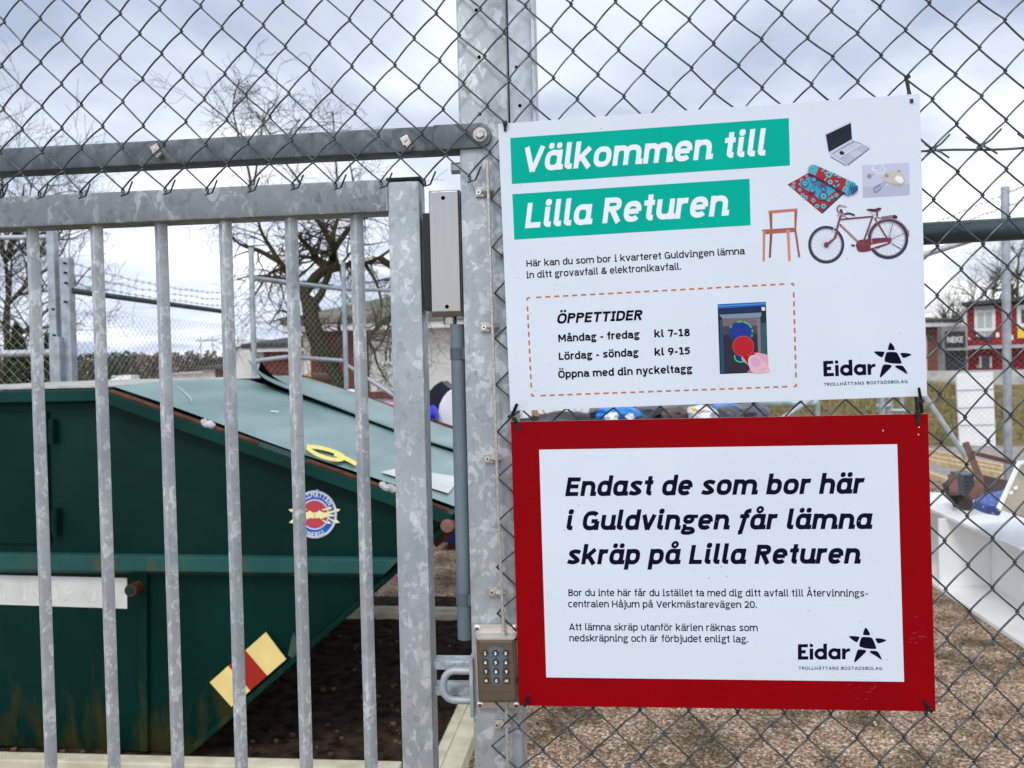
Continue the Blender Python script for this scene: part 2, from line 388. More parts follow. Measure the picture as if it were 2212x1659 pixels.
        a(cat_rom([(b-.035, XH-.125), (b*.74, XH-h-.012), (b*.46, XH-h), (h+.03, XH-.1-h*.3), (h+.035, XH-.185), (b*.5, XH*.5), (b-h-.025, .175), (b-h-.02, .10+h*.3), (b*.5, h), (b*.22, h+.015), (.02, .12)], 5), w=w*.94); adv = b
    elif ch == 'V': b = .60+w*.3; a((h*.95, CAP), (b/2, 0)); a((b-h*.95, CAP), (b/2, 0)); adv = b-.02
    elif ch == 'A': b = .60+w*.35; a((h*.9, 0), (b/2, CAP)); a((b-h*.9, 0), (b/2, CAP)); a((b*.2, .19), (b*.8, .19), w=w*.9); adv = b
    elif ch == 'H': b = .56+w*.3; a((h, 0), (h, CAP)); a((b-h, 0), (b-h, CAP)); a((h, CAP/2), (b-h, CAP/2)); adv = b+.03
    elif ch == 'L': a((h, 0), (h, CAP)); a((h, h), (.42+h*.6, h)); adv = .43+h*.6
    elif ch == 'E': b = .44+w*.3; a((h, 0), (h, CAP)); [a((h, y), (x, y), w=w*.95) for y, x in ((h, b), (CAP/2+.01, b-.04), (CAP-h, b))]; adv = b+.02
    elif ch == 'F': b = .44+w*.3; a((h, 0), (h, CAP)); [a((h, y), (x, y), w=w*.95) for y, x in ((CAP/2, b-.04), (CAP-h, b))]; adv = b
    elif ch == 'T': b = .50+w*.3; a((b/2, 0), (b/2, CAP-h)); a((0, CAP-h), (b, CAP-h)); adv = b
    elif ch == 'I': a((.15, 0), (.15, CAP)); a((0, h), (.3, h), w=w*.9); a((0, CAP-h), (.3, CAP-h), w=w*.9); adv = .31
    elif ch in 'PRB':
        b = .47+w*.35; my = .31 if ch != 'B' else .36
        a((h, 0), (h, CAP))
        a([(h, CAP-h), (b*.5, CAP-h)]+arc(b*.5, (CAP+my)/2-h*.0, b*.5-h, (CAP-my)/2-h, 90, -90)+[(h, my+h)], w=w*.97)
        if ch == 'R': a((b*.45, my+h), (b-h*.6, 0)); b += .02
        if ch == 'B': a([(h, my), (b*.5, my)]+arc(b*.52, (my+h)/2, b*.52-h, (my-h)/2, 90, -90)+[(h, h)], w=w*.97)
        adv = b+.01
    elif ch == 'D': b = .54+w*.35; a((h, 0), (h, CAP)); a([(h, CAP-h), (b*.4, CAP-h)]+arc(b*.45, CAP/2, b*.55-h, CAP/2-h, 90, -90)+[(h, h)]); adv = b
    elif ch == 'O': b = .60+w*.35; a(arc(b/2, CAP/2, b/2-h, CAP/2-h+.008, 0, 360, 30)[:-1], c=True); adv = b
    elif ch == 'G': b = .57+w*.35; a(arc(b/2, CAP/2, b/2-h, CAP/2-h+.008, 42, 345, 26)+[(b-h-.01, .3)]); a((b*.52, .33), (b-h*.9, .33), w=w*.95); a((b-h, .33), (b-h, 0)); adv = b
    elif ch == 'S':
        b = .50+w*.3
        a(cat_rom([(b-.05, CAP-.14), (b*.74, CAP-h-.015), (b*.47, CAP-h), (h+.02, CAP-.16), (b*.5, CAP/2), (b-h-.02, .17), (b*.5, h), (b*.22, h+.02), (.02, .13)])); adv = b
    elif ch == 'M': b = .68+w*.4; a((h, 0), (h, CAP)); a((b-h, 0), (b-h, CAP)); a((h, CAP), (b/2, .2)); a((b-h, CAP), (b/2, .2)); adv = b+.02
    elif ch == 'N': b = .56+w*.4; a((h, 0), (h, CAP)); a((b-h, 0), (b-h, CAP)); a((h, CAP-.02), (b-h, .02)); adv = b+.02
    elif ch == 'K': b = .52+w*.3; a((h, 0), (h, CAP)); a((w*.7, .28), (b-h, CAP)); a((b*.42, .40), (b-h*.6, 0)); adv = b
    elif ch == 'X': b = .36+w*.4; a((0, .1), (b, .6)); a((0, .6), (b, .1)); adv = b
    elif ch == '0': b = .52+w*.15; a(arc(b/2, CAP/2, b/2-h, CAP/2-h, 0, 360, 28)[:-1], c=True); adv = b
    elif ch == '1': a((.26, 0), (.26, CAP)); a((.26, CAP-.01), (.06, CAP-.14)); a((.06, h), (.46, h), w=w*.9); adv = .47
    elif ch == '2': a(cat_rom([(.03, CAP-.17), (.12, CAP-h-.02), (.25, CAP-h), (.45-h, CAP-.2), (.36, .32), (.04, h)])); a((.02, h), (.48, h)); adv = .48
    elif ch == '3': a(cat_rom([(.03, CAP-.13), (.22, CAP-h), (.43-h*.5, CAP-.19), (.2, .37)])); a(cat_rom([(.2, .37), (.47-h, .2), (.22, h), (.02, .13)])); adv = .47
    elif ch == '4': a((.36, 0), (.36, CAP)); a((.34, CAP-.02), (.03, .2)); a((.02, .17), (.5, .17)); adv = .5
    elif ch == '5': a((.09, CAP-h), (.44, CAP-h)); a((.09, CAP-h), (.07, .36)); a(cat_rom([(.07, .37), (.24, .44), (.47-h, .23), (.22, h), (.02, .12)])); adv = .47
    elif ch in '69':
        f = (lambda p: p) if ch == '6' else (lambda p: (.5-p[0], CAP-p[1]))
        a([f(q) for q in arc(.25, .225, .25-h, .225-h+.005, 0, 360, 24)[:-1]], c=True)
        a([f(q) for q in cat_rom([(h, .24), (.09+h*.6, .46), (.33, CAP-.0)])]); adv = .5
    elif ch == '7': a((.02, CAP-h), (.46, CAP-h)); a((.44-h*.3, CAP-h), (.15+h, 0)); adv = .46
    elif ch == '8':
        a(arc(.25, .20, .25-h, .20-h+.01, 0, 360, 24)[:-1], c=True); a(arc(.25, .53, .22-h, .17-h+.01, 0, 360, 22)[:-1], c=True); adv = .5
    elif ch == '&': a(cat_rom([(.58, 0), (.2, .42), (.17, .58), (.3, CAP-h), (.42, .57), (.33, .43), (.12, .28), (h, .16), (.24, h), (.45, .13), (.55, .34)])); adv = .6
    elif ch == '-': a((.03, .27), (.3, .27)); adv = .33
    elif ch == '.': D.append((h*1.25, h*1.2, w*.66)); adv = w*1.3
    return S, D, adv

def strip(mb, pts, hw, fn, closed, mat=0, nz=Vector((0, -1, 0)), step=3e-6):      # widen a polyline into quads through fn(x, y)
    n = len(pts); V = []
    for i, p in enumerate(pts):
        a = pts[i-1] if (i > 0 or closed) else p; b = pts[(i+1) % n] if (i < n-1 or closed) else p
        d1 = (p[0]-a[0], p[1]-a[1]); d2 = (b[0]-p[0], b[1]-p[1])
        l1 = math.hypot(*d1); l2 = math.hypot(*d2)
        if l1 < 1e-9: d1, l1 = d2, l2
        if l2 < 1e-9: d2, l2 = d1, l1
        n1 = (-d1[1]/l1, d1[0]/l1); n2 = (-d2[1]/l2, d2[0]/l2)
        nx, ny = n1[0]+n2[0], n1[1]+n2[1]; ln = math.hypot(nx, ny) or 1
        nx, ny = nx/ln, ny/ln; k = min(1.5, 1/max(.3, nx*n1[0]+ny*n1[1]))
        V.append((p[0]+nx*hw*k, p[1]+ny*hw*k)); V.append((p[0]-nx*hw*k, p[1]-ny*hw*k))
    m_ = n if closed else n-1
    W_ = [fn(*v) for v in V]
    for i in range(m_):                         # every quad a hair above the one before: tight bends overlap
        j = (i+1) % n; up = nz*(step*i)
        mb.add([W_[2*i]+up, W_[2*j]+up, W_[2*j+1]+up, W_[2*i+1]+up], [(0, 1, 2, 3)], mat)

def layout(text, w, it, track=0.0):
    out = []; x = 0.0; gap = .085 - w*.12
    for ch in text:
        S, D, adv = glyph(ch, w, it)
        out.append((x, S, D)); x += adv + (gap if ch != ' ' else .02) + track
    return out, x - gap - track
def text_mesh(mb, text, P0, P1, cap, w, it=0.0, nrm=Vector((0, -1, 0)), track=0.0, mat=0, lift=0.0004, fn=None):
    """Lettering between the world points P0 and P1 of its baseline; cap = world height of a capital."""
    lay, tot = layout(text, w, it > 0, track)
    if fn is None:
        ex = (P1-P0)/tot; ey = nrm.cross(P1-P0).normalized()*(-1)*(cap/CAP)
        if ey.z < 0: ey = -ey
        base = lambda x, y, k: P0+ex*x+ey*y+nrm*(lift+k*2.5e-5)
    else: base = fn
    for x0, S, D in lay:
        k = 0
        for pts, ww, cl in S:
            strip(mb, pts, ww/2, lambda x, y, k=k, x0=x0: base(x0+x+it*y, y, k), cl, mat, nrm); k += 1
        for dx, dy, r in D:
            c = arc(dx, dy, r, r, 0, 360, 14, 2.6)[:-1]
            mb.add([base(x0+x+it*y, y, k) for x, y in c], [list(range(len(c)))], mat); k += 1

class Print:
    """Flat printed artwork, one thin sheet per colour area, stacked outwards from a face."""
    def __init__(s, to3, nrm, step=1.5e-5, lift=1.2e-4):
        s.to3 = to3; s.n = nrm; s.k = 0; s.mb = MB(); s.mats = []; s.step = step; s.lift = lift
    def mi(s, m):
        if m not in s.mats: s.mats.append(m)
        return s.mats.index(m)
    def pt(s, x, y): return s.to3(x, y)+s.n*(s.lift+s.k*s.step)
    def poly(s, pts, m):
        s.mb.add([s.pt(*p) for p in pts], [list(range(len(pts)))], s.mi(m)); s.k += 1
    def line(s, pts, w, m, closed=False):
        strip(s.mb, pts, w/2, s.pt, closed, s.mi(m), s.n, 1e-6 if len(pts) > 2 else 0); s.k += 1
    def disc(s, x, y, rx, ry, m, rot=0, n=20):
        c, q = math.cos(rot), math.sin(rot)
        s.poly([(x+rx*math.cos(t)*c-ry*math.sin(t)*q, y+rx*math.cos(t)*q+ry*math.sin(t)*c) for t in [2*math.pi*i/n for i in range(n)]], m)
    def ring(s, x, y, rx, ry, w, m, n=32, a0=0, a1=360):
        cl = a1-a0 >= 360
        s.line([(x+rx*math.cos(math.radians(a0+(a1-a0)*i/n)), y+ry*math.sin(math.radians(a0+(a1-a0)*i/n))) for i in range(n if cl else n+1)], w, m, cl)
    def build(s, name, parent): return s.mb.build(name, s.mats, parent)
# ------------------------------------------------------------------ ground
def ground_material():
    m = bpy.data.materials.new('gritty_asphalt'); m.use_nodes = True
    nt = m.node_tree; N = nt.nodes.new; L = nt.links.new; b = nt.nodes['Principled BSDF']
    t = N('ShaderNodeTexCoord')
    v1 = N('ShaderNodeTexVoronoi'); v1.inputs['Scale'].default_value = 108; L(t.outputs['Object'], v1.inputs['Vector'])
    s1 = N('ShaderNodeSeparateColor'); L(v1.outputs['Color'], s1.inputs[0])
    r = N('ShaderNodeValToRGB'); L(s1.outputs[0], r.inputs[0])
    cs = [(0, (.06, .042, .03)), (.22, (.17, .11, .07)), (.5, (.30, .195, .125)), (.75, (.44, .30, .205)), (.92, (.58, .47, .38)), (1, (.75, .68, .60))]
    r.color_ramp.elements[0].color = (*cs[0][1], 1); r.color_ramp.elements[1].color = (*cs[-1][1], 1)
    for p, c in cs[1:-1]:
        e = r.color_ramp.elements.new(p); e.color = (*c, 1)
    n = N('ShaderNodeTexNoise'); n.inputs['Scale'].default_value = 3.4; n.inputs['Detail'].default_value = 9; n.inputs['Roughness'].default_value = .65; L(t.outputs['Object'], n.inputs['Vector'])
    r2 = N('ShaderNodeValToRGB'); L(n.outputs['Fac'], r2.inputs[0])
    r2.color_ramp.elements[0].position = .38; r2.color_ramp.elements[0].color = (.34, .35, .28, 1)
    r2.color_ramp.elements[1].position = .58; r2.color_ramp.elements[1].color = (1.12, 1.1, 1.06, 1)
    mx = N('ShaderNodeMix'); mx.data_type = 'RGBA'; mx.blend_type = 'MULTIPLY'; mx.inputs['Factor'].default_value = 1
    L(r.outputs[0], mx.inputs['A']); L(r2.outputs[0], mx.inputs['B'])
    L(mx.outputs['Result'], b.inputs['Base Color']); b.inputs['Roughness'].default_value = .85; b.inputs['Specular IOR Level'].default_value = .25
    bp = N('ShaderNodeBump'); bp.inputs['Strength'].default_value = .7; bp.inputs['Distance'].default_value = .006
    L(v1.outputs['Distance'], bp.inputs['Height']); L(bp.outputs[0], b.inputs['Normal'])
    return m
M['asphalt'] = ground_material()
g = MB(); g.box((-400, -60, -.5), (400, 500, 0)); tag(g.build('ground', M['asphalt']), kind='structure')
rs_ = random.Random(9); g = MB()
for k in range(2600):
    y = 1.5+4.5*rs_.random()**1.4; x = rs_.uniform(.1, 2.9)*(.6+y*.16); s_ = rs_.uniform(.0025, .0075)
    a = Vector((rs_.gauss(0, 1), rs_.gauss(0, 1), 0)).normalized(); c_ = Vector((-a.y, a.x, 0))
    p = [Vector((x, y, s_*.3))+a*s_*math.cos(t)*rs_.uniform(.8, 1.2)+c_*s_*math.sin(t)*rs_.uniform(.5, .9) for t in (0, 1.1, 2.2, 3.3, 4.3, 5.3)]
    g.frustum([q-Vector((0, 0, s_*.4)) for q in p], [Vector((x, y, s_*.3))+(q-Vector((x, y, s_*.3)))*.55+Vector((0, 0, s_*.55)) for q in p], rs_.choice((0, 0, 1, 1, 2)))
tag(g.build('loose_gravel', [mat('brown_stone', (.20, .12, .075), .85, spec=.2), mat('pinkish_stone', (.42, .28, .20), .8, spec=.2), mat('pale_stone', (.58, .50, .43), .8, spec=.2)]), 'loose brown and pale gravel stones scattered on the asphalt below the red sign', 'gravel', kind='stuff')
M['dirt'] = mat('shade_darkened_dirt', (.055, .036, .024), .9, spec=.1, nscale=16, base2=(.010, .007, .005), bump=.9, bscale=70, detail=8)  # dirt colour darkened to carry the shade under the container
M['gravel_far'] = mat('pale_gravel', (.42, .38, .34), .9, nscale=12, base2=(.22, .19, .165), detail=9)

# ------------------------------------------------------------------ chain-link fence with the gate post
def knots():
    A = tile(0, 0); Bt = tile(1, 0); R = tile(2, 0); obs = []
    for n, p in enumerate([(12,145),(263,130),(517,105),(775,90),(1035,75),(1308,55),(1578,35),(1850,15)]): obs.append((n, 0, A(*p)))
    for k, p in enumerate([(12,145),(12,430),(15,705),(15,985)]): obs.append((0, k, A(*p)))
    for n, p in enumerate([(140,280),(390,262),(648,240),(908,225),(1175,205),(1445,190),(1717,170),(1993,155)]): obs.append((n+.5, .5, A(*p)))
    for n, p in enumerate([(142,1115),(400,1100),(668,1085),(940,1075),(1207,1068),(1480,1050),(1750,1045),(2025,1030)]): obs.append((n+.5, 3.5, A(*p)))
    for n, p in enumerate([(57,125),(340,105),(622,85),(905,60),(1193,40),(1490,20)]): obs.append((n+8.5, .5, Bt(*p)))
    for n, p in enumerate([(90,1005),(378,1000),(652,985),(937,968)]): obs.append((n+8.5, 3.5, Bt(*p)))
    for n, p in enumerate([(962,60),(1285,45),(1600,35),(1910,15)]): obs.append((n+19, 1, R(*p)))
    for k, y in ((2,116.7),(3,220.7),(4,315),(5,418),(6,525),(7,634),(8,740),(9,848),(10,955),(11,1063),(12,1168),(13,1278),(14,1383),(15,1493),(16,1597)):
        obs.append((21, k, (2008+(y-11.7)*.0276, y)))
    for n, p in zip(range(12, 23), [(1180.7,1566),(1272,1569),(1365.7,1573),(1462,1577),(1557,1582.7),(1654.7,1586),(1753,1590),(1850,1591),(1951,1593),(2052,1596),(2149.7,1597)]): obs.append((n, 16, p))
    for n, p in zip((11.5, 12.5, 13.5, 14.5), [(1134.7-92,1614),(1134.7,1617.7),(1228,1621),(1320.7,1623)]): obs.append((n+0, 16.5, p))
    obs += [(11.5, 6.5, (1061, 656)), (11.5, 9.5, (1070.7, 957)), (11.5, 13.5, (1076, 1358))]
    T = lambda n, k: [1, n, k, n*k, n*n, k*k, n*n*k, n*k*k]
    Am = np.array([T(n/20, k/16) for n, k, _ in obs]); P = np.array([p for *_, p in obs])
    C, *_ = np.linalg.lstsq(Am, P, rcond=None)
    return lambda n, k: tuple(float(v) for v in np.array(T(n/20, k/16)) @ C)
KN = knots()
rnd = random.Random(5)
_kc = {}
def knot(i, j):                                 # half steps; world position in the fence plane
    if (i, j) not in _kc:
        p = at(*KN(i/2, j/2), 0.0)
        _kc[(i, j)] = p + Vector((rnd.gauss(0, .0010), rnd.gauss(0, .0010), rnd.gauss(0, .0011)))
    return _kc[(i, j)]

fence = thing('chain_link_fence', (at(1058, 829, 0).x, 0.02, 0), 'tall galvanised chain-link fence on a square steel gate post, the two signs tied to it', 'fence')
WR = .00135
mesh_mb = MB()
I0, I1, J0, JL = -13, 64, -7, 8
SPLIT = 23                                      # picket that rides on the tension bar
for i in range(I0, I1):
    jend = JL if i < SPLIT else 36
    js = list(range(J0, jend+1))
    pts = []
    for j in js:
        left = (i+j) % 2 == 0
        ci = i if left else i+1
        K = knot(ci, j); K2 = None
        cx = K + Vector((-.0019 if left else .0019, 0, 0))
        pts.append((cx, 0, left))
    path = []
    for a in range(len(pts)-1):
        p, _, left = pts[a]; q, _, _ = pts[a+1]
        y = .0017 if left else -.0017           # strands alternate front and back, as a flattened coil
        d = q-p; sag = Vector((0, 0, .0022 if not left else -.0006))
        path.append(p)
        path.append(p+d*.035+Vector((0, y*.8, 0)))
        for t in (.16, .38, .62, .84):
            path.append(p+d*t+Vector((0, y*(1-.5*abs(t-.5)*2), 0))+sag*(4*t*(1-t)))
        path.append(p+d*.965+Vector((0, y*.8, 0)))
    path.append(pts[-1][0])
    if i < SPLIT:                               # knuckled selvedge at the bottom of the strip over the gate
        e = pts[-1][0]; left = pts[-1][2]
        if left: path += [e+Vector((.002, -.002, -.004)), e+Vector((.004, -.003, -.0075)), e+Vector((.001, -.005, -.0095))]
        else: path += [e+Vector((.001, -.003, -.008)), e+Vector((.008, -.004, -.006)), e+Vector((.0165, -.004, .013))]
    mesh_mb.tube(path, WR, 6)
# twisted ends where the two heights of netting are joined, and the line wire through them
for i in range(26, 64, 2):
    K = knot(i, 8)
    for sx, sz in ((1, 1), (-1, -1), (-1, .6), (1, -.8)):
        a = K+Vector((0, -.003, 0)); L_ = rnd.uniform(.012, .024)
        mesh_mb.tube([a, a+Vector((sx*L_*.5, -.002, sz*L_*.35)), a+Vector((sx*L_, -.004, sz*L_*.9))], WR, 6)
    mesh_mb.tube([K+Vector((.005*math.cos(t), .005*math.sin(t)*.7, .0045*math.sin(t*1.3))) for t in [k*.6 for k in range(14)]], WR, 5)
mesh_mb.tube([at(1240+u*1560, 355.6-u*1560*.0375, .003)+Vector((0, 0, .0012*math.sin(u*40))) for u in [k/40 for k in range(41)]], .0017, 6)
for (x, y) in ((1097, 1552), ):                 # cut wire end sticking out below the keypad
    mesh_mb.tube([at(1083, 1573, -.004), at(1092, 1562, -.006), at(1117, 1541, -.012)], WR, 6)
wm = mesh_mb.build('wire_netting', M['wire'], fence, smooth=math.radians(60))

# main post
px0, px1 = at(1004.3, 829, .012).x, at(1111.5, 829, .012).x
p = MB(); p.box((px0, .012, 0), (px1, .097, 2.75)); post = p.build('post', M['galv'], fence, smooth=SM, bevel=.005)
h = MB()
for (x, y) in ((1029, 21.5), (1035, 123), (1036, 246)): c = at(x, y, .0114); h.cyl(c, c+Vector((0, .004, 0)), .0026, 14); h.mark()
h.build_each('bolt_hole', M['hole'], post)
p = MB()
qx0, qx1 = px1+.0015, at(1173.5, 829, .02).x
p.box((qx0, .02, 1.62), (qx1-.006, .062, 2.75)); p.box((qx1-.006, .006, 1.62), (qx1, .062, 2.75))
post2 = p.build('side_post', M['galv_new'], fence, smooth=SM, bevel=.002)
h = MB()
for (x, y) in ((1115.5, 145), (1123, 228), (1147.5, 20)): c = at(x, y, .0194); h.cyl(c, c+Vector((0, .004, 0)), .0026, 14); h.mark()
h.build_each('bolt_hole', M['hole'], post2)

# head rail over the gate, its flat lug and bolt
zt, zb = at(492, 294.2, .012).z, at(492, 347, .012).z
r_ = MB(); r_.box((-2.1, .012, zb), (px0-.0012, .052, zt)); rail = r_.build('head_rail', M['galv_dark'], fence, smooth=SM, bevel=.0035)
lug = MB(); c = at(1035, 291.5, .006); hh = (zt-zb)*.49; xl = at(936, 300, .006).x
out = [(xl, c.z-hh), (xl, c.z+hh)]+[(c.x+hh*math.sin(a), c.z+hh*math.cos(a)) for a in [math.pi*k/16 for k in range(17)]]
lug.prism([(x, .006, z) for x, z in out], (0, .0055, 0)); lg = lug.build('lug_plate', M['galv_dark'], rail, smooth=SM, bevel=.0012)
b = MB(); c = at(1037, 291, .004); b.cyl(c+Vector((0, .002, 0)), c+Vector((0, -.0015, 0)), .0105, 24)
b.tube([c+Vector((0, -.0015, 0)), c+Vector((0, -.0085, 0))], .0068, 6); b.build('bolt', M['zinc_bolt'], rail, smooth=math.radians(25))
b = MB(); c = at(981, 364, .03); b.tube([c+Vector((.012, 0, 0)), c+Vector((-.004, 0, 0))], .009, 6); b.build('nut', M['galv'], fence, smooth=math.radians(25))
# clips holding netting to the rail
def clip_mb(c):
    b = MB(); b.obox(c+Vector((-.003, -.001, .004)), Vector((.0058, 0, .0027)), (0, .0010, 0), Vector((-.0027, 0, .0058)))
    b.obox(c+Vector((.0035, -.004, -.005)), Vector((.0035, 0, .0032)), (0, .004, 0), Vector((-.0032, 0, .0042)))
    b.cyl(c+Vector((-.0033, -.001, .0035)), c+Vector((-.0033, -.0035, .0035)), .0026, 12); return b
c0 = at(340, 327, .009); c1 = at(880.5, 309, .009)
cl = clip_mb(c0).build('netting_clip', M['zinc_bolt'], rail, bevel=.0008); copy_part(cl, rail, c1-c0)

# old top pipe of the fence, to the right
p = MB(); a = at(1160, 550, .026); bq = at(2900, 456.5, .026); p.tube([a, bq], .0163, 24); p.build('top_pipe', M['pipe_dark'], fence, smooth=SM)
# tension bar, clamps
tb = MB(); tb.tube([at(x, y, -.004) for x, y in ((1052.5, 349), (1061, 620), (1070, 900), (1078, 1150), (1087, 1340), (1093, 1500), (1098, 1700))], .0024, 8)
tb.build('tension_bar', M['zinc_bolt'], fence, smooth=SM)
def clamp(parent, c):
    b = MB(); b.box(c+Vector((-.0105, -.0015, -.0066)), c+Vector((.004, .0015, .0072)))
    b.tube([c+Vector((.004, .0, 0)), c+Vector((.0045, -.0035, 0)), c+Vector((.0085, -.0062, 0)), c+Vector((.0125, -.0035, 0)), c+Vector((.013, .0, 0))], [.006]*5, 4)
    o = b.build('clamp', M['zinc_bolt'], parent, bevel=.0008)
    s = MB(); q = c+Vector((-.005, -.0012, 0)); s.cyl(q, q+Vector((0, -.003, 0)), .0037, 14); s.build('screw', M['screw'], o, smooth=SM)
    s = MB(); s.cyl(q+Vector((0, -.0029, 0)), q+Vector((0, -.0033, 0)), .0015, 8); s.build('screw_socket', M['hole'], o)
    return o
cc = [(1041.5, 416), (1053, 707), (1061, 991), (1070, 1279), (1081, 1565)]
k0 = at(*cc[0], .0095)
cl = clamp(fence, k0)
for q in cc[1:]:
    o = copy_part(cl, fence, at(*q, .0095)-k0)
    for ch in cl.children: copy_part(ch, o, (0, 0, 0))
b = MB(); c = at(1080.5, 546, .011); b.cyl(c, c+Vector((0, -.004, 0)), .0062, 20); b.tube([c+Vector((0, -.004, 0)), c+Vector((0, -.008, 0))], .0045, 6); b.build('bolt', M['zinc_bolt'], fence, smooth=math.radians(25))

# ------------------------------------------------------------------ steel gate
YG = .032
gate = thing('barred_gate', (at(500, 829, YG).x, YG+.02, .1), 'galvanised steel gate of upright square bars left of the keypad post', 'gate')
sx0, sx1 = at(847.2, 829, YG).x, at(916.2, 829, YG).x
p = MB(); zt_s = at(868, 390, YG).z; p.box((sx0, YG, .1), (sx1, YG+.046, zt_s)); stile = p.build('stile', M['galv'], gate, smooth=SM, bevel=.0045)
p = MB(); p.box((sx0-.0018, YG-.0018, zt_s), (sx1+.0018, YG+.048, zt_s+.005)); p.build('end_cap', M['rubber'], stile, bevel=.0015)
gz1, gz0 = at(417, 405, YG).z, at(417, 474.5, YG).z
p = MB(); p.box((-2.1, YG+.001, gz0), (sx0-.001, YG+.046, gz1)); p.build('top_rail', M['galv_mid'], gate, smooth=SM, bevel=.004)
p = MB(); p.box((-2.1, YG+.001, .16), (sx0-.001, YG+.046, .21)); p.build('bottom_rail', M['galv'], gate, smooth=SM, bevel=.004)
w_ = MB(); w_.tube([(sx0-.0005, YG+.0005, gz1-.002), (sx0-.0012, YG, (gz0+gz1)/2), (sx0-.0004, YG+.0005, gz0+.001)], .0022, 8); w_.build('weld_seam', M['galv'], gate, smooth=SM)
bx = [at(x, 886, YG+.023).x for x in (-335, -195, -55, 84, 221.5, 360.3, 498.7, 640.3, 781.5)]
def bar_ring(x, z):
    s_, rr, out = .0081, .0022, []
    for q in range(4):
        for k in range(4):
            a = math.radians(90*q+k*30)
            cxl, cyl_ = [(1, 1), (-1, 1), (-1, -1), (1, -1)][q]
            px_, py_ = cxl*(s_-rr)+rr*math.cos(a), cyl_*(s_-rr)+rr*math.sin(a)
            t = math.radians(49); out.append((x+px_*math.cos(t)-py_*math.sin(t), YG+.023+px_*math.sin(t)+py_*math.cos(t), z))
    return out
b = MB(); b.frustum(bar_ring(bx[0], .2), bar_ring(bx[0], gz0+.003)); bar = b.build('bar', M['galv_fine'], gate, smooth=math.radians(32))
for x in bx[1:]: copy_part(bar, gate, (x-bx[0], 0, 0))
# latch bracket welded to the stile: two flats, strike plate and bent handle
K_ = lambda x, y: (910.7+x/6.873, 1327.6+y/6.873)
def kat(x, y, Y): return at(*K_(x, y), Y)
p = MB()
for (y0, y1) in ((700, 822), (1078, 1205)):
    a = kat(165, y0, .045); q = kat(760, y0, .045); zb2 = kat(400, y1, .045).z
    p.box((a.x, .045, zb2), (q.x, .075, a.z)); p.mark()
p.build_each('latch_bracket', M['galv'], gate, bevel=.001)
p = MB(); a = kat(738, 575, .03); q = kat(792, 1430, .03); p.box((a.x, .005, q.z), (a.x+.0055, .075, a.z)); p.build('strike_plate', M['galv'], gate, bevel=.0012)
w_ = MB()
for yy in (700, 800, 1100, 1190):
    c = kat(175, yy, .05); w_.tube([c+Vector((-.004, 0, .008)), c+Vector((.003, -.002, 0)), c+Vector((-.003, 0, -.008))], .003, 8); w_.mark()
w_.build_each('weld_seam', M['galv'], gate, smooth=SM)
hp = [(760, 838), (600, 836), (480, 832), (400, 858), (345, 925), (322, 1030), (325, 1110), (345, 1180), (395, 1240), (470, 1268), (600, 1274), (760, 1276)]
p = MB(); p.tube([kat(x, y, .022) for x, y in hp], .0057, 14); p.build('handle', M['galv_far'], gate, smooth=math.radians(60))

# ------------------------------------------------------------------ lock housing, cable pipe, keypad on the post
Z2 = tile(1, 0); Z5 = tile(1, 1)
hx = lambda x, y: at(x, y, .012)
lock = thing('lock_housing', hx(962, 684), 'slim stainless lock box with two dark holes, beside the upper post', 'lock box')
a, bq, cq, dq = hx(922.5, 411), hx(989.5, 407), hx(999.5, 682), hx(932.5, 685)
x0, x1 = (a.x+dq.x)/2, (bq.x+cq.x)/2; ztop, zbot = (a.z+bq.z)/2, (cq.z+dq.z)/2
f0 = [(x0, .018, zbot), (x1, .018, zbot), (x1, .018, ztop), (x0, .018, ztop)]
f1 = [(x0+.002, .011, zbot+.007), (x1-.002, .011, zbot+.007), (x1-.002, .011, ztop-.003), (x0+.002, .011, ztop-.003)]
b = MB(); b.frustum(f1, f0); b.box((x0, .0182, zbot), (x1, .06, ztop)); body = b.build('cover', M['steel'], lock, bevel=.0012)
h = MB()
for q in ((957, 427.5), (965.5, 662.5)): c = at(*q, .0108); h.cyl(c, c+Vector((0, .003, 0)), .0031, 16); h.mark()
h.build_each('screw_hole', M['hole'], body)
b = MB(); a = at(906, 460, .02); q = at(926, 670, .02); b.box((a.x+.004, .022, q.z), (x0-.0005, .07, a.z)); b.build('lock_body', M['black'], lock, bevel=.001)
b = MB(); c = at(971, 692, .03); b.tube([Vector((c.x, .036, zbot+.0005)), Vector((c.x, .036, zbot-.0105))], .0105, 16); b.build('cable_gland', M['steel'], lock, smooth=SM)
pc = [Vector((at(988, 701, .034).x, .034, at(988, 701, .034).z)), Vector((at(1005.5, 1380, .034).x+.0002, .034, at(1005, 1379, .034).z))]
pc[1].x = pc[0].x + (at(1004.5, 1380, .034).x-pc[0].x)
pipe = thing('cable_pipe', pc[1], 'grey plastic cable pipe clipped upright along the left of the post', 'pipe')
b = MB(); b.tube(pc, .0112, 24); b.build('tube', M['conduit'], pipe, smooth=SM)
def pclip(q):
    b = MB(); t_ = (q-pc[0].z)/(pc[1].z-pc[0].z); x = pc[0].x+(pc[1].x-pc[0].x)*t_
    b.tube([(x, .034, q-.009), (x, .034, q+.009)], .0123, 24); b.box((x+.008, .0225, q-.009), (x+.0122, .03, q+.009)); return b
zq = [at(987, 764, .034).z, at(1002, 1292, .034).z]
cl = pclip(zq[0]).build('pipe_clip', M['conduit_clip'], pipe, smooth=SM)
pclip(zq[1]).build('pipe_clip', M['conduit_clip'], pipe, smooth=SM)

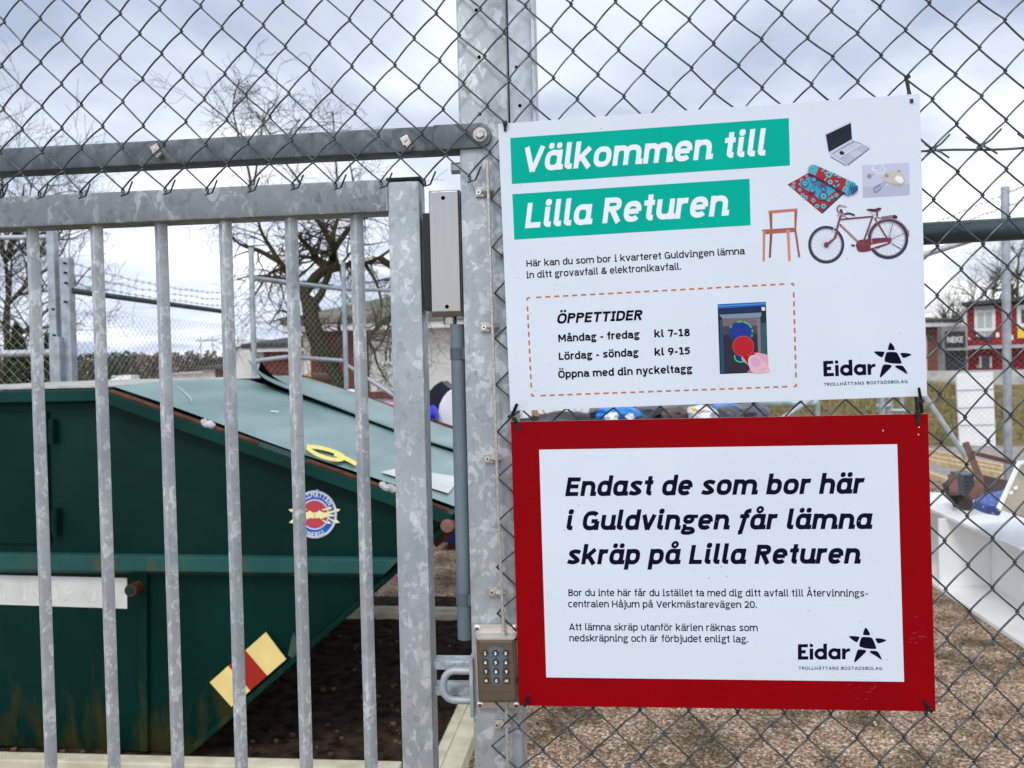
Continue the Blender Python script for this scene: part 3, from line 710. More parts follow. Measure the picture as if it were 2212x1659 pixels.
kp = thing('keypad_lock', kat(1120, 1395, 0), 'bronze coloured keypad with twelve round number buttons on a steel plate', 'keypad')
YB, YF = .006, -.02
b = MB(); b.prism([kat(x, y, YB-.002) for x, y in ((777, 157), (1418, 150), (1478, 1394), (838, 1392))], (0, .006, 0)); plate = b.build('back_plate', M['steel_plate'], kp, bevel=.0007)
b = MB(); b.frustum([kat(x, y, YF) for x, y in ((858, 392), (1343, 386), (1394, 1284), (888, 1290))], [kat(x, y, YB-.0025) for x, y in ((806, 318), (1402, 296), (1452, 1302), (846, 1308))])
b.build('housing', M['steel_dark'], kp, bevel=.0016)
b = MB(); b.frustum([kat(x, y, YF+.0005) for x, y in ((838, 385), (1360, 380), (1398, 338), (806, 346))], [kat(x, y, YB-.003) for x, y in ((838, 388), (1360, 383), (1402, 285), (806, 292))])
b.build('rain_lip', M['steel_plate'], kp, bevel=.0006)
b = MB(); P_ = lambda x, y: kat(x, y, YF-.0006)
cut = [(945, 560), (975, 515), (1030, 475), (1090, 465), (1150, 472), (1205, 503), (1240, 550), (1262, 600), (1266, 680), (1258, 730), (1205, 765), (1197, 960), (1190, 1010), (1155, 1050), (1112, 1060), (1066, 1042), (1035, 990), (1024, 770), (975, 730), (940, 670), (938, 610)]
b.add([P_(*q) for q in cut], [list(range(len(cut)))]); b.build('number_panel', mat('slate_panel', (.10, .135, .175), .45), kp)
bp_ = [[(947, 563), (1098, 563), (1250, 563)], [(951, 699), (1104, 699), (1256, 699)], [(957, 834), (1109, 834), (1261, 834)], [(963, 968), (1115, 968), (1266, 968)]]
chars = ['1', '2', '3', '4', '5', '6', '7', '8', '9', 'X', '0', 'OK']
M['button'] = mat('brass_button', (.11, .095, .06), .35, .7); M['button_text'] = mat('button_numeral', (.82, .82, .76), .5)
def button_mb(c):
    b = MB(); b.tube([c+Vector((0, .001, 0)), c+Vector((0, -.0025, 0)), c+Vector((0, -.0036, 0))], [.0044, .0044, .0036], 20); return b
c00 = kat(947, 563, YF); btn = button_mb(c00).build('button', M['button'], kp, smooth=SM)
for k in range(12):
    c = kat(*bp_[k//3][k % 3], YF)
    o = btn if k == 0 else copy_part(btn, kp, c-c00)
    tm = MB(); s_ = .0046 if k != 11 else .0036; hw = (.0017 if k != 11 else .0026)
    text_mesh(tm, chars[k], c+Vector((-hw, -.0038, -s_/2)), c+Vector((hw, -.0038, -s_/2)), s_, .17)
    me = tm.build('numeral', M['button_text'], kp)
    me.parent = o; me.location = -Vector(o.location)
scr = [(827, 203), (1374, 210), (870, 1336), (1412, 1344)]
def screw_mb(c):
    b = MB(); b.tube([c+Vector((0, .001, 0)), c+Vector((0, -.0014, 0)), c+Vector((0, -.0028, 0))], [.0056, .0052, .0026], 20); return b
s0 = kat(*scr[0], YB-.002)
so = screw_mb(s0).build('screw', M['screw'], kp, smooth=SM)
x_ = MB(); x_.obox(s0+Vector((0, -.0029, 0)), (.0022, 0, .0022), (0, .0003, 0), (-.0005, 0, .0005)); x_.obox(s0+Vector((0, -.00295, 0)), (-.0022, 0, .0022), (0, .0003, 0), (.0005, 0, .0005))
xo = x_.build('screw_slot', M['hole'], so)
for q in scr[1:]:
    o = copy_part(so, kp, kat(*q, YB-.002)-s0); copy_part(xo, o, (0, 0, 0))
# ------------------------------------------------------------------ the two signs
NF = Vector((0, -1, 0))
YS = -.0135
def sign_board(name, loc_px, quad, label, face):
    t = thing(name, at(*loc_px, YS), label, 'sign')
    b = MB(); b.prism([at(x, y, YS) for x, y in quad], (0, .003, 0), 0, 1)
    return t, b.build('board', [face, M['sign_edge']], t, bevel=.0004)
S1 = [(1075.7, 267.7), (1987.0, 202.3), (2003.0, 855.7), (1102.3, 888.0)]
S2 = [(1103.3, 911.3), (2004.7, 893.7), (2021.3, 1537.0), (1121.3, 1524.3)]
sg1, bd1 = sign_board('welcome_sign', (1550, 870), S1, 'white sign with green title bands, opening hours and printed pictures, tied above the red one', M['white_sign'])
sg2, bd2 = sign_board('warning_sign', (1570, 1530), S2, 'red bordered sign with white panel and dark slanted lettering, tied below the white one', M['red_sign'])
def pr(step=1.5e-5, lift=1.2e-4): return Print(lambda x, y: at(x, y, YS), NF, step, lift)
def zz_(x0, y0, sc): return lambda x, y: ((x0+x/sc)/1.8228, (y0+y/sc)/1.8228)
def sig(x, y): return at(x, y, YS)
def line_text(name_, m_, parent_, z, text, p0, p1, cap_z, sc, w, it=0.0, track=0.0, lift=2.6e-4, mat=0):
    P0, P1 = sig(*z(*p0)), sig(*z(*p1))
    # size of a capital: crop pixels -> frame pixels -> metres at the sign
    cap = cap_z/(sc*1.8228)
    dm = (sig(*z(*p1))-sig(*z(*p0))).length; df = math.dist(z(*p0), z(*p1))
    mb = MB(); text_mesh(mb, text, P0, P1, cap*dm/df, w, it, NF, track, mat, lift); mb.build(name_, m_, parent_)
p = pr()
for q in ([(1102.2, 298), (1704, 255), (1706.5, 357.5), (1105.7, 397.5)], [(1106.8, 419.5), (1619, 386), (1621.5, 486.5), (1111, 517.8)]):
    p = pr(); p.poly(q, M['green_print']); p.build('title_band', bd1)
ZA = zz_(1980, 480, 1.9069)
t = MB()
line_text('title_lettering', M['white_print'], bd1, ZA, 'Välkommen till', (143, 377), (1966, 252), 188, 1.9069, .15, .185)
line_text('title_lettering', M['white_print'], bd1, ZA, 'Lilla Returen', (166, 799), (1684, 703), 191, 1.9069, .15, .185)
ZB = zz_(2040, 950, 1.975); t = MB()
line_text('text_line', M['ink_black'], bd1, ZB, 'Här kan du som bor i kvarteret Guldvingen lämna', (66, 199), (1762, 101), 52, 1.975, .118)
line_text('text_line', M['ink_black'], bd1, ZB, 'in ditt grovavfall & elektronikavfall.', (66, 289), (1268, 221), 52, 1.975, .118)
line_text('text_line', M['ink_black'], bd1, ZB, 'ÖPPETTIDER', (300, 641), (962, 612), 79, 1.975, .155, .19)
for s_, a_, q_ in (('Måndag - fredag', (314, 784), (945, 752)), ('kl 7-18', (1060, 748), (1336, 737)), ('Lördag - söndag', (318, 924), (937, 892)), ('kl 9-15', (1062, 890), (1338, 879)), ('Öppna med din nyckeltagg', (313, 1064), (1355, 1019))):
    line_text('text_line', M['ink_black'], bd1, ZB, s_, a_, q_, 58, 1.975, .152)
# dashed frame
p = pr(step=0)
TL, TR, BR, BL = [ZB(*q) for q in ((70, 441), (2141, 329), (2163, 1128), (106, 1203))]
def dashes(a, b, n, th):
    for k in range(n):
        t0, t1 = (k+.0)/(n-.42), (k+.58)/(n-.42)
        if k == 0: t1 = .3/n
        if k == n-1: t0 = 1-.3/n; t1 = 1
        q0 = (a[0]+(b[0]-a[0])*t0, a[1]+(b[1]-a[1])*t0); q1 = (a[0]+(b[0]-a[0])*t1, a[1]+(b[1]-a[1])*t1)
        p.k += 1; p.line([q0, q1], th, M['orange_print'])
dashes(TL, TR, 30, 3.6); dashes(TR, BR, 12, 3.9); dashes(BL, BR, 30, 3.6); dashes(TL, BL, 12, 3.6)
p.step = 2e-6; p.build('dashed_frame', bd1)

# company mark: word, star of five rounded stones and line underneath
def logo(parent, orgF, rot, tag0, tag1):
    """Drawn once in the crop of the upper sign; orgF is where the top left of the E lands."""
    c, s = math.cos(rot), math.sin(rot); k = 1/8.064
    def f(x, y):
        dx, dy = (x-270)*k, (y-450)*k
        return (orgF[0]+dx*c-dy*s, orgF[1]+dx*s+dy*c)
    pp = pr(step=2e-5, lift=1.6e-4); I = M['ink']
    P = lambda *q: pp.poly([f(*a) for a in q], I)
    P((270, 450), (443, 441), (445, 498), (337, 503), (338, 550), (410, 547), (411, 606), (341, 608), (343, 658), (458, 654), (460, 712), (278, 719))
    P((477, 519), (539, 516), (545, 710), (483, 713))
    def ov(cx, cy, rx, ry): pp.poly([f(cx+rx*math.cos(a), cy+ry*math.sin(a)) for a in [math.pi*2*i/28 for i in range(28)]], I)
    ov(504, 466, 32, 30)
    for cx, cy in ((671, 608), (911, 599)):
        pp.line([f(cx+78*math.cos(a), cy+70*math.sin(a)) for a in [math.pi*2*i/36 for i in range(36)]], 60*k, I, True)
    P((711, 428), (775, 425), (783, 700), (721, 703)); P((955, 506), (1014, 503), (1021, 690), (960, 693))
    P((1040, 502), (1100, 500), (1107, 688), (1046, 690))
    P((1098, 540), (1112, 515), (1140, 499), (1180, 497), (1182, 549), (1150, 550), (1120, 566), (1104, 600))
    sm = lambda q: [f(*a) for a in cat_rom(list(q)+[q[0]], 5)[:-1]]
    S = lambda *q: pp.poly(sm(q), I)
    S((1441, 129), (1470, 150), (1505, 205), (1519, 248), (1505, 258), (1455, 258), (1405, 252), (1399, 238), (1410, 185), (1428, 140))
    S((1155, 284), (1215, 279), (1300, 284), (1335, 292), (1330, 325), (1300, 378), (1275, 380), (1215, 345), (1165, 302))
    S((1622, 308), (1680, 306), (1760, 318), (1806, 337), (1760, 366), (1690, 391), (1660, 390), (1630, 350), (1617, 320))
    S((1385, 293), (1440, 289), (1520, 293), (1560, 310), (1600, 385), (1634, 470), (1622, 492), (1560, 494), (1450, 486), (1355, 462), (1341, 440), (1345, 390), (1365, 318))
    S((1325, 511), (1370, 508), (1440, 517), (1463, 538), (1440, 570), (1360, 650), (1280, 728), (1262, 730), (1259, 705), (1280, 620), (1305, 540))
    S((1525, 530), (1580, 525), (1645, 532), (1680, 560), (1715, 620), (1739, 670), (1715, 668), (1640, 620), (1550, 570), (1524, 545))
    pp.build('company_mark', parent)
    t = MB(); P0, P1 = sig(*tag0), sig(*tag1)
    text_mesh(t, 'TROLLHÄTTANS BOSTADSBOLAG', P0, P1, 56*k*(P1-P0).length/math.dist(tag0, tag1), .125, 0, NF, .075, 0, 2e-4)
    t.build('small_lettering', M['ink'], parent)
ZL = zz_(3180, 1320, 4.424)
logo(bd1, ZL(270, 450), 0, ZL(285, 884), ZL(1742, 831))

# printed pictures on the welcome sign
Z = zz_(2950, 420, 3.16); p = pr()
def pl(p, Z, pts, *c): p.poly([Z(*q) for q in pts], flat(*c))
def ln(p, Z, pts, w, *c): p.line([Z(*q) for q in pts], w, flat(*c))
pl(p, Z, [(940,335),(1262,180),(1275,200),(1285,410),(1300,425),(1500,505),(1498,522),(1225,735),(1200,738),(1010,620),(985,575),(955,450)], 196,204,220)
pl(p, Z, [(953,350),(1264,202),(1279,405),(990,568)], 12,22,38)
pl(p, Z, [(1030,460),(1110,365),(1268,340),(1277,404),(995,562)], 20,32,42)
pl(p, Z, [(1015,585),(1290,420),(1400,455),(1140,655)], 150,165,190)
pl(p, Z, [(1040,592),(1315,445),(1395,470),(1130,640)], 214,220,232)
for k in range(6):
    t0 = k/6; ln(p, Z, [(1040+75*t0, 594+38*t0), (1318+62*t0, 447+20*t0)], .5, 165,176,196)
for k in range(11):
    t0 = k/11; ln(p, Z, [(1055+270*t0, 590-143*t0), (1128+245*t0, 632-152*t0)], .5, 165,176,196)
pl(p, Z, [(1120,565),(1150,548),(1185,575),(1175,595),(1150,602),(1128,590)], 18,25,50)
pl(p, Z, [(1370,488),(1390,478),(1402,490),(1383,500)], 18,25,50)
pl(p, Z, [(1140,658),(1400,462),(1490,505),(1220,720)], 172,182,202)
pl(p, Z, [(1240,590),(1330,540),(1420,575),(1320,640)], 188,197,214)
ln(p, Z, [(1225,730),(1495,522)], 1.6, 60,78,110); ln(p, Z, [(1010,622),(1205,735)], 1.4, 90,108,140)
p.build('laptop_picture', bd1)
p = pr()
pl(p, Z, [(475,970),(735,825),(1170,1085),(905,1333)], 158,36,52)
pl(p, Z, [(910,1333),(1180,1085),(1160,1075),(890,1310)], 70,60,80)
pl(p, Z, [(610,960),(740,880),(790,865),(1075,1040),(990,1110),(940,1170),(880,1160),(820,1105),(740,1050),(650,1000)], 30,168,205)
r2 = random.Random(3)
def flower(x, y, r, a=(62,185,200), b=(165,30,50)):
    for k in range(6): p.disc(*Z(x+r*.75*math.cos(k*1.047), y+r*.75*math.sin(k*1.047)), r*.5/5.76, r*.5/5.76, flat(*a), n=8)
    p.disc(*Z(x, y), r*.5/5.76, r*.45/5.76, flat(*b), n=10)
for x, y, r in ((545,1000,22),(556,955,16),(628,1035,18),(650,915,20),(715,865,15),(660,1100,20),(700,1132,22),(795,1167,23),(842,1240,24),(922,1240,28),(985,1160,22),(1030,1130,18),(1080,1105,22),(745,1040,16)): flower(x, y, r)
for x, y, r in ((690,960,42),(920,1118,52),(800,910,34),(925,1030,26),(780,1045,30)):
    p.ring(*Z(x, y), r/5.76, r/5.76, 1.6, flat(120,30,70)); flower(x, y, r*.62)
for pts in ([(780,990),(850,960),(930,985),(1000,960)],[(850,1010),(900,990),(960,1040)],[(830,900),(900,930),(960,985)],[(730,1070),(800,1080),(830,1060)]): ln(p, Z, pts, 2.2, 120,34,78)
pl(p, Z, [(735,760),(760,733),(800,725),(860,750),(1200,905),(1315,955),(1330,1000),(1235,1112),(1190,1085),(745,840),(730,810)], 160,38,48)
pl(p, Z, [(735,760),(760,733),(800,725),(862,750),(820,860),(745,830),(732,800)], 60,170,195)
pl(p, Z, [(1205,905),(1315,955),(1325,1000),(1232,1112),(1140,1065),(1180,1000)], 55,165,190)
ln(p, Z, [(740,842),(960,955),(1190,1090)], 2.4, 38,22,60)
for k in range(4): ln(p, Z, [(1258+k*22,950+k*12),(1228+k*30,1105-k*10)], 1.6, 28,50,95)
pl(p, Z, [(1250,1000),(1345,985),(1345,1045),(1290,1095),(1255,1090)], 45,95,140)
ln(p, Z, [(1262,1040),(1340,1000)], 1.3, 20,30,70); ln(p, Z, [(1275,1075),(1345,1025)], 1.3, 20,30,70)
for x, y, r in ((985,850,34),(780,775,24),(1225,950,26),(1185,1035,26),(1000,945,26)): flower(x, y, r, (80,190,200), (150,28,46))
for x, y in ((910,800),(945,830),(1070,860),(1110,885),(1080,935),(1100,985),(940,910),(1050,995),(1040,840)): p.disc(*Z(x, y), 4.5, 1.7, flat(80,185,195), rot=r2.uniform(-1, 1), n=8)
p.build('rug_picture', bd1)
p = pr()
pl(p, Z, [(1405,730),(1990,694),(1998,1100),(1415,1137)], 190,196,218)
pl(p, Z, [(1412,1000),(1996,960),(1998,1100),(1415,1137)], 178,182,206)
for q in ([(1530,740),(1540,780),(1590,798),(1640,770),(1655,715),(1680,760),(1690,800),(1600,830),(1560,845)], [(1580,720),(1540,745),(1525,775),(1560,800),(1640,830),(1700,838)]): ln(p, Z, cat_rom(q, 4), 1.0, 232,236,246)
pl(p, Z, cat_rom([(1465,860),(1480,835),(1510,838),(1522,862),(1515,890),(1490,895),(1465,880)], 3), 150,140,150); ln(p, Z, [(1520,855),(1560,843)], 2.2, 200,170,130)
pl(p, Z, cat_rom([(1655,880),(1680,840),(1740,805),(1845,785),(1890,815),(1948,905),(1945,930),(1890,1000),(1870,1003),(1700,945),(1668,925),(1655,880)], 4), 196,190,180)
pl(p, Z, cat_rom([(1655,905),(1700,935),(1780,950),(1900,960),(1945,915),(1940,935),(1890,1000),(1870,1003),(1700,945),(1655,905)], 3), 172,166,158)
pl(p, Z, cat_rom([(1815,880),(1840,858),(1870,862),(1905,890),(1918,930),(1890,950),(1845,935),(1815,905),(1815,880)], 4), 236,236,240)
p.disc(*Z(1710, 860), 4.6, 4.2, flat(150,144,134)); pl(p, Z, [(1845,795),(1865,792),(1880,815),(1860,812)], 96,90,86)
for q in ([(1680,930),(1610,1000)], [(1700,940),(1640,1010)], [(1640,955),(1560,1000),(1545,1035),(1565,1075)], [(1620,965),(1600,1010),(1570,1060)], [(1640,1000),(1625,1040),(1575,1072)], [(1600,985),(1550,1030),(1555,1060),(1590,1065),(1640,1010)]): ln(p, Z, q, .9, 78,92,110)
p.build('mixer_picture', bd1)
Zc = zz_(2980, 760, 3.3515); p = pr(); wd = (176,108,90)
for q, c in (([(160,265),(205,262),(205,470),(175,478)], (160,88,72)), ([(495,235),(537,230),(520,470),(575,845),(545,848),(498,520)], (165,92,76)), ([(175,480),(210,480),(185,852),(158,855)], (140,72,62)),
             ([(152,240),(165,232),(536,202),(537,240),(195,270),(155,275)], (188,118,98)), ([(62,485),(440,460),(505,460),(505,478),(440,490),(70,497)], (150,84,66)), ([(75,497),(495,478),(500,515),(430,520),(110,545),(80,540)], (168,96,76)),
             ([(78,500),(118,500),(112,545),(105,902),(75,905)], (198,132,112)), ([(388,490),(432,482),(447,897),(413,900),(395,545)], (204,140,120))): pl(p, Zc, q, *c)
p.build('chair_picture', bd1)
p = pr(); fr = (122,66,78)
def wheel(cx, cy, rx, ry, rot):
    for k in range(20):
        a = k*math.pi/10+.1
        ln(p, Zc, [(cx, cy), (cx+rx*.93*math.cos(a), cy+ry*.93*math.sin(a))], .45, 165,172,188)
    for w_, c, k in ((5.2, (42,46,78), 1.0), (2.0, (118,104,112), .915), (1.1, (190,188,196), .875)): p.ring(*Zc(cx, cy), rx*k/6.109, ry*k/6.109, w_, flat(*c), n=44)
wheel(915, 682, 222, 232, 0); wheel(1730, 605, 250, 250, 0)
pl(p, Zc, cat_rom([(1305,690),(1330,635),(1400,615),(1690,590),(1760,620),(1760,660),(1700,690),(1500,760),(1390,778),(1330,760),(1305,690)], 4), 112,48,62)
pl(p, Zc, [(1500,690),(1700,640),(1740,655),(1500,730)], 205,212,228)
for q, w_ in (([(1100,350),(1530,310)], 3.4), ([(1095,415),(1380,690)], 3.8), ([(1530,300),(1395,670)], 3.6), ([(1550,330),(1725,610)], 3.2), ([(1390,690),(1720,640)], 2.8), ([(1105,290),(1050,500)], 4.4), ([(1050,500),(1020,600),(905,685)], 3.0), ([(1060,500),(1040,590),(930,690)], 2.6)): ln(p, Zc, q, w_, *fr)
ln(p, Zc, [(1110,430),(1330,640)], 1.2, 205,176,170)
p.ring(*Zc(1735, 605), 272/6.109, 262/6.109, 2.6, flat(148,116,116), n=30, a0=190, a1=352)
ln(p, Zc, [(1800,350),(1745,580)], 1.2, 130,70,90); ln(p, Zc, [(1960,520),(1770,610)], 1.0, 90,80,100); ln(p, Zc, [(1780,670),(1905,740)], 1.4, 60,50,80)
ln(p, Zc, cat_rom([(1095,270),(1060,230),(1065,190),(1100,165),(1180,180)], 4), 2.6, 120,84,90); ln(p, Zc, [(1105,165),(1182,182)], 3.4, 186,166,176)
ln(p, Zc, cat_rom([(1120,285),(1160,280),(1215,270),(1290,295)], 4), 3.6, 40,36,62); p.disc(*Zc(1128, 285), 4, 4.4, flat(170,118,112))
ln(p, Zc, [(1100,215),(1125,265)], 5, 96,40,48); ln(p, Zc, [(1070,280),(1068,310)], 1.5, 50,40,60); ln(p, Zc, [(1150,310),(1240,350)], 1.2, 50,40,60)
pl(p, Zc, cat_rom([(1435,218),(1490,210),(1550,212),(1590,198),(1640,200),(1610,240),(1560,248),(1490,240),(1435,218)], 3), 46,34,48); pl(p, Zc, [(1560,212),(1635,202),(1600,245),(1555,246)], 104,44,48)
ln(p, Zc, [(1490,245),(1540,285),(1600,255)], 1.6, 196,190,200); ln(p, Zc, [(1585,250),(1585,310)], 3.4, 96,50,62)
ln(p, Zc, [(1560,320),(1640,335),(1850,320)], 1.6, 70,46,58); ln(p, Zc, [(1640,320),(1780,300)], 2.6, 140,110,116); pl(p, Zc, [(1780,300),(1810,288),(1850,305),(1850,335),(1800,340)], 62,36,46)
pl(p, Zc, [(1985,490),(2008,500),(2005,570),(1990,570)], 160,118,112); pl(p, Zc, [(1242,675),(1300,690),(1275,710),(1245,695)], 34,28,44)
for x, y in ((915, 685), (1745, 625)): p.disc(*Zc(x, y), 5, 6, flat(120,60,76))
ln(p, Zc, [(1030,430),(1005,500),(1040,515)], 2, 205,208,220)
p.build('bicycle_picture', bd1)
Zp = zz_(2780, 1140, 4.1475); p = pr()
pl(p, Zp, [(188,240),(977,200),(1013,1350),(226,1382)], 14,26,44)
pl(p, Zp, [(880,430),(985,400),(1005,1080),(890,1040)], 44,86,92)
pl(p, Zp, [(880,420),(983,395),(986,545),(900,545)], 14,40,50)
pl(p, Zp, [(188,240),(977,200),(979,262),(192,316)], 26,92,176); pl(p, Zp, [(188,262),(978,222),(978,238),(190,284)], 84,140,200)
pl(p, Zp, [(200,330),(908,285),(908,372),(212,405)], 16,40,80); pl(p, Zp, [(905,288),(962,284),(964,342),(912,348)], 214,222,230)
pl(p, Zp, [(212,412),(905,376),(905,420),(880,460),(270,475)], 120,140,160)
pl(p, Zp, [(262,478),(880,458),(895,1030),(880,1340),(300,1350),(280,800)], 38,38,52)
pl(p, Zp, [(262,478),(880,458),(886,640),(270,650)], 112,98,104); pl(p, Zp, [(266,600),(886,590),(888,720),(272,740)], 70,62,74)
pl(p, Zp, [(830,500),(882,460),(897,1020),(850,1040)], 126,112,118); pl(p, Zp, [(225,500),(268,480),(300,1360),(240,1372)], 26,72,104)
p.ring(*Zp(568, 700), 188/7.56, 172/7.56, 2.6, flat(14,60,70)); p.disc(*Zp(568, 700), 178/7.56, 160/7.56, flat(22,48,140), n=30)
for a0 in (205, 250, 282, 310, 345, 10): p.ring(*Zp(568, 702), 190/7.56, 176/7.56, 2.8, flat(32,200,96), n=6, a0=a0, a1=a0+(26 if 240 < a0 < 320 else 14))
p.disc(*Zp(565, 1110), 100/7.56, 78/7.56, flat(18,40,120)); p.ring(*Zp(565, 1100), 100/7.56, 84/7.56, 2.6, flat(32,200,96), n=14, a0=60, a1=200)
pl(p, Zp, cat_rom([(575,1100),(590,1095),(640,1150),(680,1230),(620,1180),(585,1150),(575,1100)], 3), 196,150,172)
pl(p, Zp, cat_rom([(770,1040),(850,1030),(930,1050),(1004,1080),(1008,1240),(900,1180),(800,1090)], 3), 214,160,176)
p.disc(*Zp(606, 925), 176/7.56, 168/7.56, flat(176,22,30), n=36)
pl(p, Zp, [(740,1000),(775,990),(800,1060),(730,1130),(690,1190),(640,1150),(590,1095),(560,1075)], 170,20,28); p.ring(*Zp(606, 925), 172/7.56, 164/7.56, .8, flat(214,90,96), n=36)
pl(p, Zp, [(600,1060),(700,1090),(690,1210),(650,1160)], 150,14,22)
pl(p, Zp, cat_rom([(690,1130),(720,1085),(790,1068),(850,1090),(930,1170),(1010,1250),(1013,1350),(760,1358),(715,1290),(685,1210),(690,1130)], 4), 222,178,190)
pl(p, Zp, cat_rom([(665,1358),(710,1310),(745,1340),(765,1357)], 3), 196,110,140)
pl(p, Zp, cat_rom([(725,1150),(760,1112),(830,1110),(880,1160),(890,1225),(850,1265),(790,1265),(745,1215),(725,1150)], 4), 204,160,196)
ln(p, Zp, cat_rom([(905,1340),(930,1300),(1000,1275)], 4), 1.0, 186,130,150)
p.build('key_tag_picture', bd1)
# weathering specks on the sign faces
def specks(parent, quad, n, seed, cols, inset=.03):
    r_ = random.Random(seed); p = pr(step=1e-6, lift=4.5e-4)
    for k in range(n):
        u, v = r_.uniform(inset, 1-inset), r_.uniform(inset, 1-inset)
        a = [quad[0][i]+(quad[1][i]-quad[0][i])*u for i in (0, 1)]; b = [quad[3][i]+(quad[2][i]-quad[3][i])*u for i in (0, 1)]
        x, y = a[0]+(b[0]-a[0])*v, a[1]+(b[1]-a[1])*v
        p.disc(x, y, r_.uniform(.5, 1.2), r_.uniform(.5, 1.6), r_.choice(cols), rot=r_.uniform(0, 3), n=7)
    p.build('dirt_specks', parent)
specks(bd1, S1, 60, 1, [flat(150,156,168), flat(172,180,196), flat(110,112,116)])
WP = [(1164.7, 971.3), (1938, 959.6), (1953, 1472.7), (1180, 1463.2)]
p = pr(); p.poly(WP, M['white_sign']); p.build('text_panel', bd2)
specks(bd2, WP, 34, 2, [flat(150,156,168), flat(60,60,80), flat(172,180,196)])
ZR = zz_(2120, 1840, 1.58); t = MB()
line_text('heading_lettering', M['ink'], bd2, ZR, 'Endast de som bor här', (166, 180), (2016, 163), 122, 1.58, .16, .19)
line_text('heading_lettering', M['ink'], bd2, ZR, 'i Guldvingen får lämna', (168, 391), (2066, 383), 122, 1.58, .16, .19)
line_text('heading_lettering', M['ink'], bd2, ZR, 'skräp på Lilla Returen', (176, 604), (1995, 599), 122, 1.58, .16, .19)
ZS = zz_(2200, 2280, 1.6758); t = MB()
for s_, a_, q_ in (('Bor du inte här får du istället ta med dig ditt avfall till Återvinnings-', (64, 112), (2042, 116)), ('centralen Håjum på Verkmästarevägen 20.', (64, 186), (1308, 191)),
                   ('Att lämna skräp utanför kärlen räknas som', (69, 338), (1313, 344)), ('nedskräpning och är förbjudet enligt lag.', (71, 411), (1250, 419))):
    line_text('text_line', M['ink'], bd2, ZS, s_, a_, q_, 46, 1.6758, .116)
logo(bd2, ZS(1578, 430), .028, ZS(1583, 598), ZS(2134, 599))
p = pr(step=2e-6, lift=1.6e-4)                               # scuffs and chips in the red border
r_ = random.Random(8)
for k in range(46):
    x, y = r_.choice([(1960+r_.uniform(0, 48), 1330+r_.uniform(0, 70)), (1830+r_.uniform(0, 70), 1480+r_.uniform(0, 30)), (1190+r_.uniform(0, 30), r_.uniform(1000, 1500)-40)])
    L_ = r_.uniform(1, 10); a = r_.uniform(-.45, .1)
    if x < 1250: x = 1112+r_.uniform(2, 50)+(y-911)*.03; L_ = 1.6
    p.line([(x, y), (x+L_*math.cos(a), y+L_*math.sin(a))], r_.uniform(.25, .7), flat(196, 70, 90))
for x, y in ((1907.5, 930), (1985, 923), (1984, 939)): p.disc(x, y, 1.3, 1.5, flat(230,225,230))
p.build('scuff_mark', bd2)

# cable ties
def tie(label, straps, heads, tails=()):
    c = sum((at(x, y, YS-.002) for x, y, *_ in heads), Vector())/len(heads)
    t = thing('cable_tie', c, label, 'cable tie', 'cable ties holding the signs')
    b = MB()
    for pts, w_ in straps:
        q = [at(x, y, Y) for x, y, Y in pts]
        for i in range(len(q)-1):
            d = q[i+1]-q[i]; n_ = d.cross(Vector((0, 1, 0))).normalized()*w_/2; ax = d/2
            b.obox((q[i]+q[i+1])/2, ax*1.05, n_, (0, .0007, 0))
    b.build('strap', M['black'], t, bevel=.0003)
    b = MB()
    for x, y, a in heads:
        q = at(x, y, YS-.0035); ca, sa = math.cos(a), math.sin(a)
        b.obox(q, Vector((ca, 0, sa))*.0034, Vector((-sa, 0, ca))*.0028, (0, .0022, 0))
    b.build('head', M['black'], t, bevel=.0005)
    if tails:
        b = MB()
        for x0_, y0_, x1_, y1_ in tails:
            b.tube([at(x0_, y0_, YS-.0045), at((x0_+x1_)/2, (y0_+y1_)/2, YS-.008), at(x1_, y1_, YS-.012)], [.0022, .0022, .0019], 6)
        b.build('tail', M['black'], t, smooth=SM)
y0 = YS-.0012
tie('short black tie at the left top corner of the white sign', [([(1088, 262, .002), (1091, 270, y0), (1091.5, 283, y0)], .0042)], [(1091, 266, .2)])
tie('long black tie reaching above the right top corner of the white sign', [([(1957, 168, -.003), (1963, 196, -.008), (1970, 221, y0)], .0046), ([(1961, 175, -.004), (1963, 205, -.0095)], .004)], [(1960, 166, .4)])
tie('pair of black ties joining both signs at their left corners', [([(1104, 901, -.006), (1117, 873, y0-.006)], .0046), ([(1110, 902, -.006), (1116, 914, y0), (1123, 931, y0)], .005)], [(1102, 900, .5), (1111, 906, -.4)], [])
tie('pair of black ties joining both signs at their right corners', [([(1979.5, 858, .0), (1981, 890, -.006)], .0052), ([(1988, 862, y0), (1991, 892, -.006)], .0052), ([(1982, 890, y0), (1983.5, 917, y0)], .0052)], [(1989.5, 866, -.1), (1982, 893, 0)], [(1989, 863, 1984.8, 838)])
tie('black tie with an upright tail at the left bottom corner of the red sign', [([(1133, 1526, -.004), (1140, 1508, y0)], .0042)], [(1135, 1520, 1.0)], [(1138, 1514, 1142, 1501)])
tie('bent black tie at the right bottom corner of the red sign', [([(1995, 1513, y0), (2004, 1526, y0), (2013, 1539, y0)], .0042)], [(2008, 1532, -.9)])
